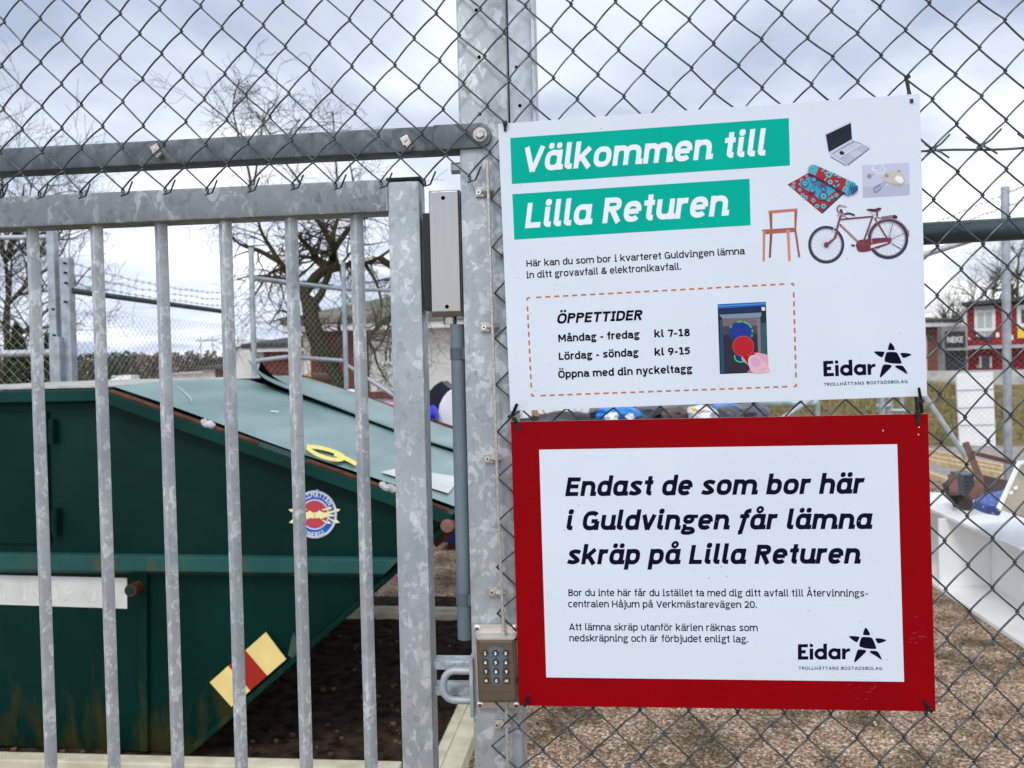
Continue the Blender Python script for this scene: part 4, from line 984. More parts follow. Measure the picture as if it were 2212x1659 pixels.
# ------------------------------------------------------------------ green container behind the gate
def paint(name, base, rust, rz, rough=.45, dirt_lo=None, rust_amt=.62):
    """Worn paint: rust and algae patches by noise, more of them low down where rz = (z_full, z_none)."""
    m = bpy.data.materials.new(name); m.use_nodes = True
    nt = m.node_tree; N = nt.nodes.new; L = nt.links.new; b = nt.nodes['Principled BSDF']
    ge = N('ShaderNodeNewGeometry'); sp_ = N('ShaderNodeSeparateXYZ'); L(ge.outputs['Position'], sp_.inputs[0])
    mp = N('ShaderNodeMapping'); mp.inputs['Scale'].default_value = (7, 7, 1.6); L(ge.outputs['Position'], mp.inputs[0])
    n = N('ShaderNodeTexNoise'); n.inputs['Scale'].default_value = 1.6; n.inputs['Detail'].default_value = 7; n.inputs['Roughness'].default_value = .6; L(mp.outputs[0], n.inputs['Vector'])
    mr = N('ShaderNodeMapRange'); L(sp_.outputs['Z'], mr.inputs['Value']); mr.inputs['From Min'].default_value = rz[0]; mr.inputs['From Max'].default_value = rz[1]
    mr.inputs['To Min'].default_value = .34; mr.inputs['To Max'].default_value = -.10
    ad = N('ShaderNodeMath'); ad.operation = 'ADD'; L(n.outputs['Fac'], ad.inputs[0]); L(mr.outputs[0], ad.inputs[1])
    r = N('ShaderNodeValToRGB'); L(ad.outputs[0], r.inputs[0]); r.color_ramp.elements[0].position = rust_amt-.06; r.color_ramp.elements[0].color = (0, 0, 0, 1)
    r.color_ramp.elements[1].position = rust_amt+.10; r.color_ramp.elements[1].color = (.85, .85, .85, 1)
    n2 = N('ShaderNodeTexNoise'); n2.inputs['Scale'].default_value = 2.2; n2.inputs['Detail'].default_value = 8; L(ge.outputs['Position'], n2.inputs['Vector'])
    r2 = N('ShaderNodeValToRGB'); L(n2.outputs['Fac'], r2.inputs[0]); r2.color_ramp.elements[0].position = .3; r2.color_ramp.elements[1].position = .7
    r2.color_ramp.elements[0].color = (*[c*.72 for c in base], 1); r2.color_ramp.elements[1].color = (*[c*1.25 for c in base], 1)
    mx = N('ShaderNodeMix'); mx.data_type = 'RGBA'; L(r.outputs[0], mx.inputs['Factor']); L(r2.outputs[0], mx.inputs['A']); mx.inputs['B'].default_value = (*rust, 1)
    L(mx.outputs['Result'], b.inputs['Base Color'])
    b.inputs['Roughness'].default_value = rough; b.inputs['Specular IOR Level'].default_value = .1
    n9 = N('ShaderNodeTexNoise'); n9.inputs['Scale'].default_value = 3.0; n9.inputs['Detail'].default_value = 3; L(ge.outputs['Position'], n9.inputs['Vector'])
    bp = N('ShaderNodeBump'); bp.inputs['Strength'].default_value = .5; bp.inputs['Distance'].default_value = .03; L(n9.outputs['Fac'], bp.inputs['Height']); L(bp.outputs[0], b.inputs['Normal'])
    return m
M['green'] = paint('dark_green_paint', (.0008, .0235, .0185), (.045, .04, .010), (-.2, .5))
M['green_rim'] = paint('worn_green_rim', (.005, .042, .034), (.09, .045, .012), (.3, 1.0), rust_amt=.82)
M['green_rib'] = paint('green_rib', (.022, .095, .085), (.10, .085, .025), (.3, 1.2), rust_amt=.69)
M['lid'] = mat('pale_green_lid', (.25, .365, .355), .33, nscale=3.6, base2=(.145, .255, .245), detail=8, stretch=(1.5, .5, 1), bump=.1, bscale=6)
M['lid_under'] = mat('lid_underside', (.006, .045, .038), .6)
M['top_plate'] = mat('weathered_top_plate', (.62, .61, .55), .55, nscale=7, base2=(.25, .25, .20), detail=8)
M['rust'] = mat('rusty_steel', (.16, .06, .03), .85, nscale=18, base2=(.055, .022, .013), detail=8, bump=.4, spec=.15)
M['seal'] = mat('grey_foam_patch', (.48, .48, .47), .8, nscale=30, namt=.3)
M['plate_white'] = mat('faded_white_plate', (.72, .74, .71), .5, nscale=7, base2=(.60, .61, .56), detail=8)
M['faded_letter'] = mat('faded_letter', (.665, .675, .645), .6, nscale=20, namt=.12)
M['reflect_yellow'] = mat('yellow_reflector', (.86, .68, .26), .4, nscale=9, namt=.06)
M['reflect_red'] = mat('red_reflector', (.36, .018, .008), .4)
M['yellow_paint'] = mat('yellow_stencil', (.86, .76, .18), .5)
GC = atz(300, 1633); th = math.radians(2.0)
E1 = Vector((math.cos(th), -math.sin(th), 0)); E2 = Vector((math.sin(th), math.cos(th), 0)); UP = Vector((0, 0, 1)); WD = 2.1
E2T = E2 + UP*(.022/WD)
def C(x, y, t=0.0): return atp(x, y, GC+E2*t, E2)
con = thing('waste_container', GC, 'large dark green slope-ended waste container with pale lids, standing behind the barred gate', 'container')
ZA4 = tile(0, 1); Z7 = tile(0, 2)
zg = lambda v: Vector((v.x, v.y, max(v.z, .012)))
A0, A1, A2, A3, A4 = C(-420, 846), C(233, 846), C(985, 1112), zg(C(400, 1628)), zg(C(-420, 1612))
A0.z = A1.z; A4.z = A3.z
b = MB(); b.prism([A0, A1, A2, A3, A4], E2*WD); body = b.build('body', M['green'], con, smooth=SM, bevel=.006)
# overhanging rim along the near and far top edges
def beam(mb, p, q, dn, t0, t1, mat=0):
    """bar along p-q, dn metres deep below the line, from t0 to t1 across the container"""
    nrm_ = E2.cross(q-p).normalized()
    if nrm_.z > 0: nrm_ = -nrm_
    vs = [p+E2T*t0, q+E2T*t0, q+E2T*t0+nrm_*dn, p+E2T*t0+nrm_*dn]
    mb.prism(vs, E2T*(t1-t0), mat)
b = MB(); up_ = UP*.012
beam(b, A0+up_, A1+up_, .048, -.06, .03); beam(b, A1+up_, A2+up_, .048, -.06, .03)
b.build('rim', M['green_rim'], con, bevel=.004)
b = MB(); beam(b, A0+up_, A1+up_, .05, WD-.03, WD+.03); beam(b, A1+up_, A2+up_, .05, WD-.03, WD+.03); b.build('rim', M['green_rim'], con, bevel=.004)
b = MB()
def L2(u): return A1+(A2-A1)*u+UP*.018
for u0, u1, r_ in ((.03, .46, .0085), (.47, .56, .0), (.60, .985, .0085)):
    if r_: b.tube([L2(u0)+E2*(-.045), L2(u1)+E2*(-.045)], r_, 8); b.mark()
b.mark(); b.tube([L2(.0)+E2T*(WD+.005), L2(.97)+E2T*(WD+.005)], .011, 8)
b.build_each('rusty_edge', M['rust'], con, smooth=SM)
b = MB()
for u0, u1 in ((.298, .335), (.80, .845)):
    b.tube([L2(u0+(u1-u0)*k/6)+E2*(-.045)+UP*(.006+.004*math.sin(k*2)) for k in range(7)], [.010, .016, .014, .017, .015, .016, .009], 8); b.mark()
b.build_each('foam_patch', M['seal'], con, smooth=SM)
# flat top plate
b = MB(); q = UP*.018; b.prism([A0+q+E2T*.0, A1+q+E2T*.0, A1+q+E2T*(WD-.03), A0+q+E2T*(WD-.03)], UP*.006); b.build('top_plate', M['top_plate'], con)
# lids: two rubbery sheets on the slope, the far one lapping over and curling up at its top corner
LN = (A2-A1).cross(E2).normalized()
if LN.z < 0: LN = -LN
def near_lid(u, v):
    t = .035+v*(.60*WD)
    return A1+(A2-A1)*(u*.985)+E2T*t+LN*(.02+.014*math.sin(v*3.1)+.004*math.sin(u*9+v*5))
b = MB(); b.grid(near_lid, 40, 14); b.build('lid', M['lid'], con, smooth=math.radians(60))
T0 = .555*WD
def far_lid(u, v):
    t = T0+v*(WD-.04-T0)
    hgt = .05+.008*math.sin(u*7)-.03*v + .085*math.exp(-((u/.05)**1.2))*math.exp(-v/.16) + .012*math.exp(-u/.25)*math.exp(-v/.2)
    return A1+(A2-A1)*(.02+u*.97)+E2T*(t-.02*math.exp(-u/.05)*math.exp(-v/.1))+LN*hgt
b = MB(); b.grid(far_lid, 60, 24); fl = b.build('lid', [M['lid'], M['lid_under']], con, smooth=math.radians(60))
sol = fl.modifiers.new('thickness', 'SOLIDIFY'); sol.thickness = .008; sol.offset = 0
b = MB(); b.grid(lambda u, v: far_lid(u, 0)+LN*(-.006-.07*v)+E2*.16, 60, 1); b.build('lid_gap_shade', M['hole'], con)  # black sheet added as the shade in the gap below the far lid
def lidpt(x, y): return atp(x, y, A1+LN*.0355, LN)
pt_ = Print(lidpt, LN, 2e-4, .0005)
pt_.line(cat_rom([(663, 964), (690, 967), (720, 975), (741, 986), (735, 993), (712, 991), (690, 984), (672, 974), (664, 966)], 4), 8.0, M['yellow_paint'])
pt_.line(cat_rom([(722, 981), (748, 991), (770, 1003)], 4), 9.0, M['yellow_paint'])
pt_.poly([(822, 1020), (862, 1011), (985, 1029), (984, 1047), (968, 1066), (922, 1052)], M['plate_white'])
pt_.build('lid_marking', con)
for q in ([(380, 833), (395, 845), (412, 862), (413, 869)], [(452, 837), (461, 840)], [(584, 889), (602, 891)]):
    pt_ = Print(lidpt, LN, 3e-4, .003); pt_.line(q, 1.6 if q[0][0] < 500 else 3.5, M['plate_white']); pt_.build('lid_scratch', con)
# pressed door, hinges, rib, slanted edge flange
b = MB(); b.prism([C(x, y, -.012) for x, y in ((-420, 888), (101, 889), (108, 1176), (-420, 1166))], E2*.03); door = b.build('side_door', M['green'], con, bevel=.003)
b = MB()
for (x0_, y0_, x1_, y1_) in ((106, 905, 119, 958), (112, 1098, 128, 1158)):
    p0, p1 = C((x0_+x1_)/2, y0_, -.02), C((x0_+x1_)/2, y1_, -.02); b.tube([p0, p0+(p1-p0)*.48], .013, 10); b.tube([p0+(p1-p0)*.505, p1], .0132, 10)
    b.prism([C(x0_-7, y0_+6, -.008), C(x0_+3, y0_+6, -.008), C(x0_+3, y1_-6, -.008), C(x0_-7, y1_-6, -.008)], E2*.01); b.mark()
b.build_each('hinge', M['green'], door, smooth=SM)
b = MB(); pr_ = [C(-420, 1186, -.0), C(-420, 1192, -.055), C(-420, 1226, -.055), C(-420, 1233, 0)]
pe = [C(868, 1203, -.0), C(862, 1210, -.055), C(832, 1240, -.055), C(825, 1247, 0)]
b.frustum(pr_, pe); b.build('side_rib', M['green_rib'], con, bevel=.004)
b = MB(); b.prism([C(990, 1108, -.03), C(996, 1118, -.03), C(404, 1637, -.03), C(397, 1626, -.03)], E2*.06); b.build('edge_flange', M['green'], con, bevel=.004)
b = MB(); b.prism([A2+E2*(-.04)+UP*.02, A2+E2*(-.04)-UP*.045+E1*.035, A2+E1*.05-UP*.03+E2*(-.04), A2+E1*.05+UP*.015+E2*(-.04)], E2*(WD+.08)); b.build('nose_beam', M['green_rim'], con, bevel=.005)
b = MB(); b.prism([C(297, 1232, -.018), C(317, 1232, -.018), C(318, 1624, -.018), C(302, 1624, -.018)], E2*.02); b.build('upright_rib', M['green'], con, bevel=.002)
b = MB(); c = C(298, 1268, -.02); b.tube([c+E2*.03, c-E2*.055], .025, 20); b.tube([c-E2*.055, c-E2*.058], .019, 20, 1); b.build('lifting_pin', [M['rust'], M['green_rim']], con, smooth=SM)
b = MB(); c = C(968, 1134, -.045); b.tube([c+E2*.25-E1*.0, c-E2*.02], .026, 20); b.build('lifting_pin', mat('worn_pin', (.26, .12, .09), .7, nscale=14, namt=.3), con, smooth=SM)
b = MB(); b.prism([C(975, 1138, .1), C(982, 1150, .1), C(942, 1184, .1), C(934, 1172, .1)], E2*.04); b.build('brace_bar', M['rust'], con, bevel=.002)
# plate with almost bleached letters
b = MB(); b.prism([C(x, y, -.004) for x, y in ((-300, 1236), (274, 1248.7), (274.5, 1315), (-300, 1296))], E2*.003); wp = b.build('name_plate', M['plate_white'], con)
t = MB()
for s_, x0_, x1_ in (('0', -4, 12), ('IS', 48, 82), ('O', 110, 130), ('P', 138, 158), ('0', 180, 208)):
    text_mesh(t, s_, C(x0_, 1296+x0_*.03, -.0045), C(x1_, 1296+x1_*.03, -.0045), .075, .13, 0, -E2, 0, 0, .0002); t.mark()
t.build_each('bleached_lettering', M['faded_letter'], wp)
# round badge
def cpt(x, y): return C(x, y, -.004)
zb = lambda x, y: ((1100+x/6.143)/1.8228, (1880+y/6.143)/1.8228)
pb = Print(cpt, -E2, 4e-4, .001); cx_, cy_ = 858, 893
pb.disc(*zb(cx_, cy_), 537/11.2, 580/11.2, flat(206,214,226), n=48)
pb.disc(*zb(cx_, cy_), 478/11.2, 520/11.2, flat(14,98,190), n=48)
pb.disc(*zb(cx_, cy_), 352/11.2, 372/11.2, flat(214,206,232), n=40)
pb.disc(*zb(cx_, cy_), 318/11.2, 335/11.2, flat(192,70,82), n=40)
cr_ = flat(250,238,178)
for sx in (1, -1):
    f = lambda x, y: zb(cx_+sx*(x-cx_), y)
    pb.poly([f(*q) for q in ((860,830),(890,850),(980,790),(1005,820),(1160,870),(1350,905),(1350,930),(1160,945),(1000,1010),(985,975),(890,985),(860,980))], cr_)
    for q in (((1030,765),(1195,735),(1180,705),(1280,715),(1240,785),(1222,765),(1070,800)), ((1100,850),(1350,785),(1350,745),(1485,770),(1410,835),(1385,820),(1200,880)), ((1120,920),(1340,1040),(1385,1005),(1470,1090),(1340,1105),(1325,1080),(1180,980)), ((1030,1010),(1185,1075),(1200,1045),(1275,1115),(1185,1115),(1060,1050))):
        pb.poly([f(*a) for a in q], cr_)
pb.build('round_badge', con)
t = MB()
def badge_text(text, r_out, a_mid, span, up):
    lay, tot = layout(text, .13, False, .03)
    rin = 395
    def fn(x, y, k):
        s_ = (x/tot-.5)*span
        if up: a = math.radians(a_mid-s_); rad = rin+y*135/CAP
        else: a = math.radians(a_mid+s_); rad = rin+75+ (y*-1+CAP)*0 + (-(1-0)*0)+ (CAP-y)*0 - (0) + (-y*-1)*0
        if not up: rad = rin+115-y*110/CAP
        return cpt(*zb(cx_+rad*math.cos(a), cy_-rad*math.sin(a)*1.06)) - E2*(.006+k*2e-4)
    text_mesh(t, text, None, None, 0, .13, fn=fn, track=.03)
badge_text('TROLLHÄTTAN', 0, 92, 124, True); t.mark(); badge_text('ENERGI', 0, 270, 62, False)
t.build_each('badge_lettering', M['white_print'], con)
# red and yellow reflector plate
b = MB(); R0, R1, R2, R3 = [C(x, y, -.03) for x, y in ((573.5, 1366), (617.5, 1424.5), (500, 1527), (453, 1474))]
b.prism([R0, R1, R2, R3], E2*.006, 0)
rf = b.build('reflector_plate', M['reflect_yellow'], con)
b = MB(); l = lambda a, c_, t_: a+(c_-a)*t_ - E2*.0012
b.add([l(R3, R0, .335), l(R3, R0, .645), l(R2, R1, .66), l(R2, R1, .35)], [(0, 1, 2, 3)]); b.build('red_stripe', M['reflect_red'], rf)
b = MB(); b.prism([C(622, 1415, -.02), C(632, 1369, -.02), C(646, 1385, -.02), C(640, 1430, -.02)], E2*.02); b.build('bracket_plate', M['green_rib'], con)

# ------------------------------------------------------------------ timber frame and dirt bed under the container
M['cream'] = mat('cream_painted_timber', (.70, .66, .50), .6, nscale=10, base2=(.52, .48, .34), detail=9, bump=.3, bscale=25)
def plank(p, q, w_dir, w, z0, z1, label):
    c = (p+q)/2; d = (q-p)/2
    b = MB(); b.obox(Vector((c.x, c.y, (z0+z1)/2)), Vector((d.x, d.y, 0)), w_dir*w/2, (0, 0, (z1-z0)/2))
    o = b.build('timber_beam', M['cream'], None, bevel=.006); tag(o, label, 'timber beam', 'cream timbers framing the container bed'); return o
p, q = atz(-200, 1619, .07), atz(868, 1645, .07)
plank(p-E2*.03, q-E2*.03, E2, .07, .0, .07, 'cream timber along the foot of the green container, bottom left')
r0, r1 = atz(962, 1659, .07), atz(1008, 1540, .07)
dirv = E2
for k, (px_, w, lb) in enumerate(((946, .045, 'narrow cream timber running back beside the gate stile'), (981, .08, 'broad cream timber running back beside the keypad post'))):
    c0_ = atz(px_, 1640, .07); plank(c0_-E2*.45, c0_+E2*1.95, Vector((E2.y, -E2.x, 0)), w, .0, .07, lb)
fz = atz(900, 1312, .07); plank(fz-E1*1.9, fz+E1*.55, E2, .06, .02, .07, 'pale timber on the far side of the container bed, upper strip')
fz = atz(900, 1322, .05); plank(fz-E1*1.9+E2*.0, fz+E1*.5, E2, .05, .0, .048, 'pale timber on the far side of the container bed, lower strip')
g = MB()
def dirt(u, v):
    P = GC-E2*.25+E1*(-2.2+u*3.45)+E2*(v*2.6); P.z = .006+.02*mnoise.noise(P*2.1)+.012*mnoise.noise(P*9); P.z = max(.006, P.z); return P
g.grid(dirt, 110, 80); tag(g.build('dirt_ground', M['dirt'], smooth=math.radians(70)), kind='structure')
rr_ = random.Random(4); g = MB()
for k in range(420):
    P = GC-E2*.25+E1*(-2.2+rr_.random()*3.45)+E2*(rr_.random()*2.6); s_ = rr_.uniform(.003, .011)
    P.z = .012+.02*max(0, mnoise.noise(P*2.1))
    g.obox(P, (s_, s_*.3, 0), (-s_*.3, s_*rr_.uniform(.4, .9), s_*.3), (0, -s_*.2, s_*rr_.uniform(.3, .6)))
tag(g.build('leaf_litter', mat('dead_leaf', (.16, .085, .045), .9, nscale=30, base2=(.05, .03, .018))), 'small stones and dead leaves on the dark dirt under the container', 'litter', kind='stuff')

# ------------------------------------------------------------------ blue open skip heaped with waste
M['blue'] = mat('deep_blue_paint', (.006, .012, .11), .5, nscale=5, namt=.4)
YB_ = 5.62; xa, xb = at(905, 1000, YB_).x, at(1690, 1000, YB_).x
skip = thing('blue_skip', (xa+.5, YB_, 0), 'deep blue open skip heaped with rubbish behind the green container', 'skip')
b = MB(); b.frustum([(xa+.12, YB_+.1, .08), (xb-.12, YB_+.1, .08), (xb-.12, YB_+1.7, .08), (xa+.12, YB_+1.7, .08)], [(xa, YB_, 1.02), (xb, YB_, 1.02), (xb, YB_+1.8, 1.02), (xa, YB_+1.8, 1.02)]); b.build('body', M['blue'], skip)
b = MB()
for k in range(9): x = xa+.1+(xb-xa-.3)*k/8; b.prism([(x, YB_+.09, .1), (x+.07, YB_+.09, .1), (x+.07, YB_-.02, .96), (x, YB_-.02, .96)], (0, .05, 0)); b.mark()
b.build_each('rib', M['blue'], skip)
b = MB(); b.box((xa-.03, YB_-.04, .96), (xb+.03, YB_+.03, 1.05)); b.mark(); b.box((xa-.03, YB_+1.77, .96), (xb+.03, YB_+1.84, 1.05)); b.build_each('rim', M['blue'], skip, bevel=.01)
b = MB(); b.box((xa+.2, YB_+.2, 0), (xa+.35, YB_+1.6, .08)); b.mark(); b.box((xb-.35, YB_+.2, 0), (xb-.2, YB_+1.6, .08)); b.build_each('skid', M['rust'], skip)
def blob(name, pa, pb, Y, m, label, cat, seed, depth=.25, crump=.25, low=.35, group=None, sub=3):
    """crumpled bag whose outline spans two frame points at plane Y, standing lower than what shows"""
    a, q = at(*pa, Y), at(*pb, Y); c = (a+q)/2; rx = abs(q.x-a.x)/2; rz = abs(a.z-q.z)/2
    bm = bmesh.new(); bmesh.ops.create_icosphere(bm, subdivisions=sub, radius=1)
    for v in bm.verts:
        n = v.co.normalized(); k = 1+crump*(mnoise.noise(n*2.1+Vector((seed*7.1, 0, 0)))*.8 + abs(mnoise.noise(n*5.3+Vector((seed*3.3, 2, 0))))*.5 - .1)
        v.co = Vector((n.x*rx*k, n.y*depth*k, n.z*rz*k if n.z > 0 else n.z*(rz+low)*k))
    mb = MB(); mb.add([c+v.co for v in bm.verts], [[w.index for w in f.verts] for f in bm.faces]); bm.free()
    o = mb.build(name, m, None, smooth=math.radians(50)); tag(o, label, cat, group); return o
M['bag_black'] = mat('black_bag', (.012, .013, .017), .32, nscale=9, namt=.4); M['bag_blue'] = mat('blue_bag', (.015, .20, .62), .35, nscale=6, namt=.3)
M['bag_white'] = mat('white_bag', (.72, .72, .74), .5, nscale=8, namt=.12); M['bag_grey'] = mat('grey_bag', (.085, .09, .105), .4, nscale=7, namt=.3)
M['card'] = mat('cardboard', (.36, .23, .11), .8, nscale=6, namt=.15); M['foam'] = mat('white_foam', (.80, .80, .80), .6, nscale=4, namt=.05); M['brownbag'] = mat('brown_cloth', (.10, .075, .06), .8, nscale=8, namt=.3)
zt_ = lambda x, y: (1097.2+x/3.6656, 855.8+y/3.6656)
YT = 6.2
# heap filling so that nothing floats: rubbish between the named pieces
hm = MB(); hm.grid(lambda u, v: Vector((xa+.06+(xb-xa-.12)*u, YB_+.08+1.64*v, 1.0+.22*math.sin(v*3.14)*(1-abs(2*u-1)**6)+.05*mnoise.noise(Vector((u*14, v*8, 3))))), 70, 30)
tag(hm.build('rubbish_fill', M['bag_black'], smooth=math.radians(50)), 'dark mixed rubbish filling the blue skip up to its rim', 'rubbish', kind='stuff')
def slab(name, pts, Y, th_, m, label, cat, tilt=.0, bevel=.006, down=0):
    q = [at(x, y, Y) for x, y in pts]
    b = MB(); b.prism(q, (0, th_, 0)); o = b.build(name, m, None, bevel=bevel); tag(o, label, cat); return o
slab('foam_tray', [zt_(*q) for q in ((95,100),(185,95),(192,165),(150,200),(60,215),(60,330),(95,330))], YT-.1, .3, M['foam'], 'white foam tray corner at the left end of the heap, just right of the post', 'tray', bevel=.02)
slab('cardboard_box', [zt_(*q) for q in ((178,115),(225,105),(300,260),(300,400),(178,400))], YT-.05, .35, M['card'], 'tan cardboard box leaning in the heap below the white sign', 'box', bevel=.004)
cb = slab('paper_sack', [zt_(*q) for q in ((218,105),(330,90),(640,88),(700,260),(700,420),(260,420),(262,200))], YT+.02, .4, M['foam'], 'wide white carton with grey print in the gap between the two signs', 'carton', bevel=.015)
pz = Print(lambda x, y: at(x, y, YT+.02), NF, 4e-4, .002)
for k in range(5): pz.line([zt_(445+k*3, 128+k*13), zt_(520+k*3, 112+k*13)], 1.6, flat(150,152,190))
pz.ring(*zt_(560, 100), 8, 6, 1.6, flat(176,180,186)); pz.line([zt_(270, 100), zt_(330, 190)], 2.2, flat(120,118,110)); pz.build('carton_print', cb)
blob('rubbish_bag', zt_(625, 92), zt_(735, 210), YT+.1, M['bag_black'], 'small black bag between the white carton and the blue bag', 'bag', 1, group='rubbish bags in the skip')
blob('rubbish_bag', zt_(690, 82), zt_(1050, 200), YT, M['bag_blue'], 'bright blue plastic bag in the middle of the heap', 'bag', 2, .3, .45, group='rubbish bags in the skip')
blob('rubbish_bag', zt_(770, 128), zt_(880, 215), YT-.32, M['bag_white'], 'small crumpled pale bag in front of the bright blue one', 'bag', 3, .1, .5, .2, group='rubbish bags in the skip')
blob('rubbish_bag', zt_(930, 140), zt_(1005, 205), YT-.34, M['bag_white'], 'white paper scrap at the right edge of the blue bag', 'paper', 4, .08, .6, .1, group='rubbish bags in the skip')
blob('rubbish_bag', zt_(985, 78), zt_(1420, 220), YT+.12, M['bag_black'], 'big black bag right of the blue bag', 'bag', 5, .3, .4, group='rubbish bags in the skip')
blob('cloth_bag', zt_(1210, 92), zt_(1425, 215), YT-.22, M['brownbag'], 'dull brown cloth bag before the big black bag', 'bag', 6, .12, .5, .2)
wb = blob('rubbish_bag', zt_(1405, 70), zt_(1655, 210), YT-.2, M['bag_white'], 'white carrier bag with a yellow and red print', 'bag', 7, .2, .3, .3, group='rubbish bags in the skip')
pz = Print(lambda x, y: at(x, y, YT-.43), NF, 4e-4, .0)
pz.poly([zt_(*q) for q in ((1440,98),(1480,88),(1500,112),(1470,125))], flat(232,196,70)); pz.line([zt_(1490, 105), zt_(1515, 140), zt_(1560, 110)], 1.8, flat(196,60,40)); pz.build('bag_print', wb)
blob('rubbish_bag', zt_(1630, 75), zt_(1860, 215), YT-.1, M['bag_grey'], 'flat grey bag right of the white carrier bag', 'bag', 8, .22, .4, group='rubbish bags in the skip')
blob('rubbish_bag', zt_(1610, 58), zt_(1840, 140), YT+.2, M['bag_blue'], 'sliver of blue bag above the grey bag', 'bag', 9, .15, .5, group='rubbish bags in the skip')
blob('rubbish_bag', zt_(1790, 52), zt_(2068, 225), YT, M['bag_grey'], 'dark grey bulging bag at the right end of the heap', 'bag', 10, .3, .28, group='rubbish bags in the skip')
zq2 = lambda x, y: ((1300+x/3.95)/1.8228, (1400+y/3.95)/1.8228)
slab('rubbish_crate', [zq2(*q) for q in ((1620,465),(1725,398),(1868,520),(1800,600),(1720,760),(1660,880),(1540,840),(1540,560))], YT-.2, .35, mat('navy_box', (.006, .008, .022), .45), 'black box tilted against the white rounded board beside the cable pipe', 'box', bevel=.006)
slab('rounded_board', [zq2(*q) for q in ((1650,1110),(1668,930),(1700,760),(1760,640),(1830,560),(1900,520),(2100,480),(2200,1000),(2000,1260),(1905,1195))], YT-.45, .05, M['foam'], 'white board with a rounded shoulder behind the grey cable pipe', 'board', bevel=.01)
blob('rubbish_bag', zq2(1500, 780), zq2(1690, 1120), YT-.5, mat('ultramarine_bag', (.008, .02, .48), .35, nscale=6, namt=.4), 'ultramarine bag below the tilted black box', 'bag', 12, .12, .3, .3, group='rubbish bags in the skip')
YR = GC.y+WD+.25
blob('rubbish_bag', zq2(185, 525), zq2(470, 720), YR, M['bag_white'], 'smooth white bag showing behind the container lid, left of the last gate bar', 'bag', 13, .12, .12, 1.1, group='rubbish bags by the container')
blob('rubbish_bag', zq2(560, 690), zq2(760, 840), YR, mat('clear_bag', (.55, .58, .57), .25, nscale=9, namt=.3), 'pale clear bag behind the container lid between two bars', 'bag', 14, .1, .4, 1.1, group='rubbish bags by the container')
blob('rubbish_bag', zq2(785, 735), zq2(1110, 930), YR-.1, mat('pink_bag', (.78, .26, .46), .4, nscale=7, base2=(.70, .16, .34)), 'pink bag drooping over the far edge of the green container', 'bag', 15, .1, .5, 1.0, group='rubbish bags by the container')
lg_ = thing('sawn_log', at(681, 817, YR-.1), 'sawn log end lying on the far edge of the green container', 'log')
b = MB(); c = at(681, 818, YR-.05); b.tube([c+Vector((0, -.12, -.0)), c+Vector((.05, .06, -.0))], .042, 16); b.build('bark', mat('bark', (.10, .065, .04), .9), lg_, smooth=SM)
b = MB(); b.tube([c+Vector((0, -.124, 0)), c+Vector((0, -.1205, 0))], .04, 16); b.build('cut_face', mat('fresh_wood', (.55, .33, .17), .7, nscale=40, namt=.2), lg_)
# ------------------------------------------------------------------ inner fences of the yard
def netting(mb, P, Q, z0, z1, pitch, r):
    d = Q-P; L_ = math.hypot(d.x, d.y); ex = Vector((d.x, d.y, 0))/L_; n = int(L_/(pitch/2)); m_ = int((z1-z0)/(pitch/2))
    for i in range(n):
        pts = [P+ex*(i*pitch/2+(pitch/2 if (i+j) % 2 else 0))+Vector((0, 0, z0-P.z+j*pitch/2)) for j in range(m_+1)]
        mb.tube(pts, r, 3, cap=False)
def barbs(mb, P, Q, sag, seed):
    r_ = random.Random(seed); pts = []
    for k in range(25):
        t = k/24; pts.append(P+(Q-P)*t+Vector((0, 0, -sag*4*t*(1-t)+r_.uniform(-.006, .006))))
    mb.tube(pts, .0028, 4, cap=False)
    for k in range(1, 24):
        for s_ in (1, -1): mb.tube([pts[k]+Vector((-.012, 0, -.018*s_)), pts[k]+Vector((.012, 0, .018*s_))], .0022, 3)
    return mb
def post_mb(x, y0, y1, wpx, D, ground=True, square=True):
    """post whose axis passes through (x, y0) top, wpx wide in the frame, at camera depth D"""
    p = dep(x, y0, D); w = wpx*D/FPX; b = MB()
    if square: b.box((p.x-w/2, p.y-w/2, 0), (p.x+w/2, p.y+w/2, p.z))
    else: b.tube([(p.x, p.y, 0), (p.x, p.y, p.z)], w/2, 12)
    return b, p
LG = M['galv_far']
# gate post pair and barbed-wire run on the left
yf = thing('yard_fence', dep(160, 1200, 6.2)*1, 'yard fence with wide steel posts and three barbed wires, seen through the left gate bars', 'fence')
yf.location.z = 0
b, pB = post_mb(144, 557, 0, 20.5, 6.2); b.build('post', LG, yf, bevel=.004)
b, pA = post_mb(112.5, 500, 0, 17, 6.2); b.build('post', LG, yf, bevel=.004)
b, _ = post_mb(124, 728, 0, 24, 6.17); b.build('post', LG, yf, bevel=.004)
b, _ = post_mb(132, 657, 0, 18, 6.25); b.build('post', LG, yf, bevel=.004)
h = MB()
for x, y in ((138, 568), (139, 589), (140.5, 611), (139.8, 652)): c = dep(x, y, 6.14); h.cyl(c, c+Vector((0, .02, 0)), .009, 10); h.mark()
for x, y in ((113, 668), (115, 724), (115.5, 752)): c = dep(x, y, 6.13); h.cyl(c, c+Vector((0, .02, 0)), .009, 10); h.mark()
h.build_each('bolt_hole', M['hole'], yf)
PR = dep(490, 674, 8.6); PL = dep(155, 628, 6.2)
b = MB(); b.tube([PL, PR], .024, 10); b.build('top_pipe', M['pipe_dark'], yf, smooth=SM)
b, pE = post_mb(492, 600, 0, 10, 8.6); b.build('post', LG, yf)
b = MB(); netting(b, Vector((PL.x, PL.y, 0)), Vector((PR.x, PR.y, 0)), .9, PL.z-.12, .066, .0017); b.build('netting', M['wire_far'], yf)
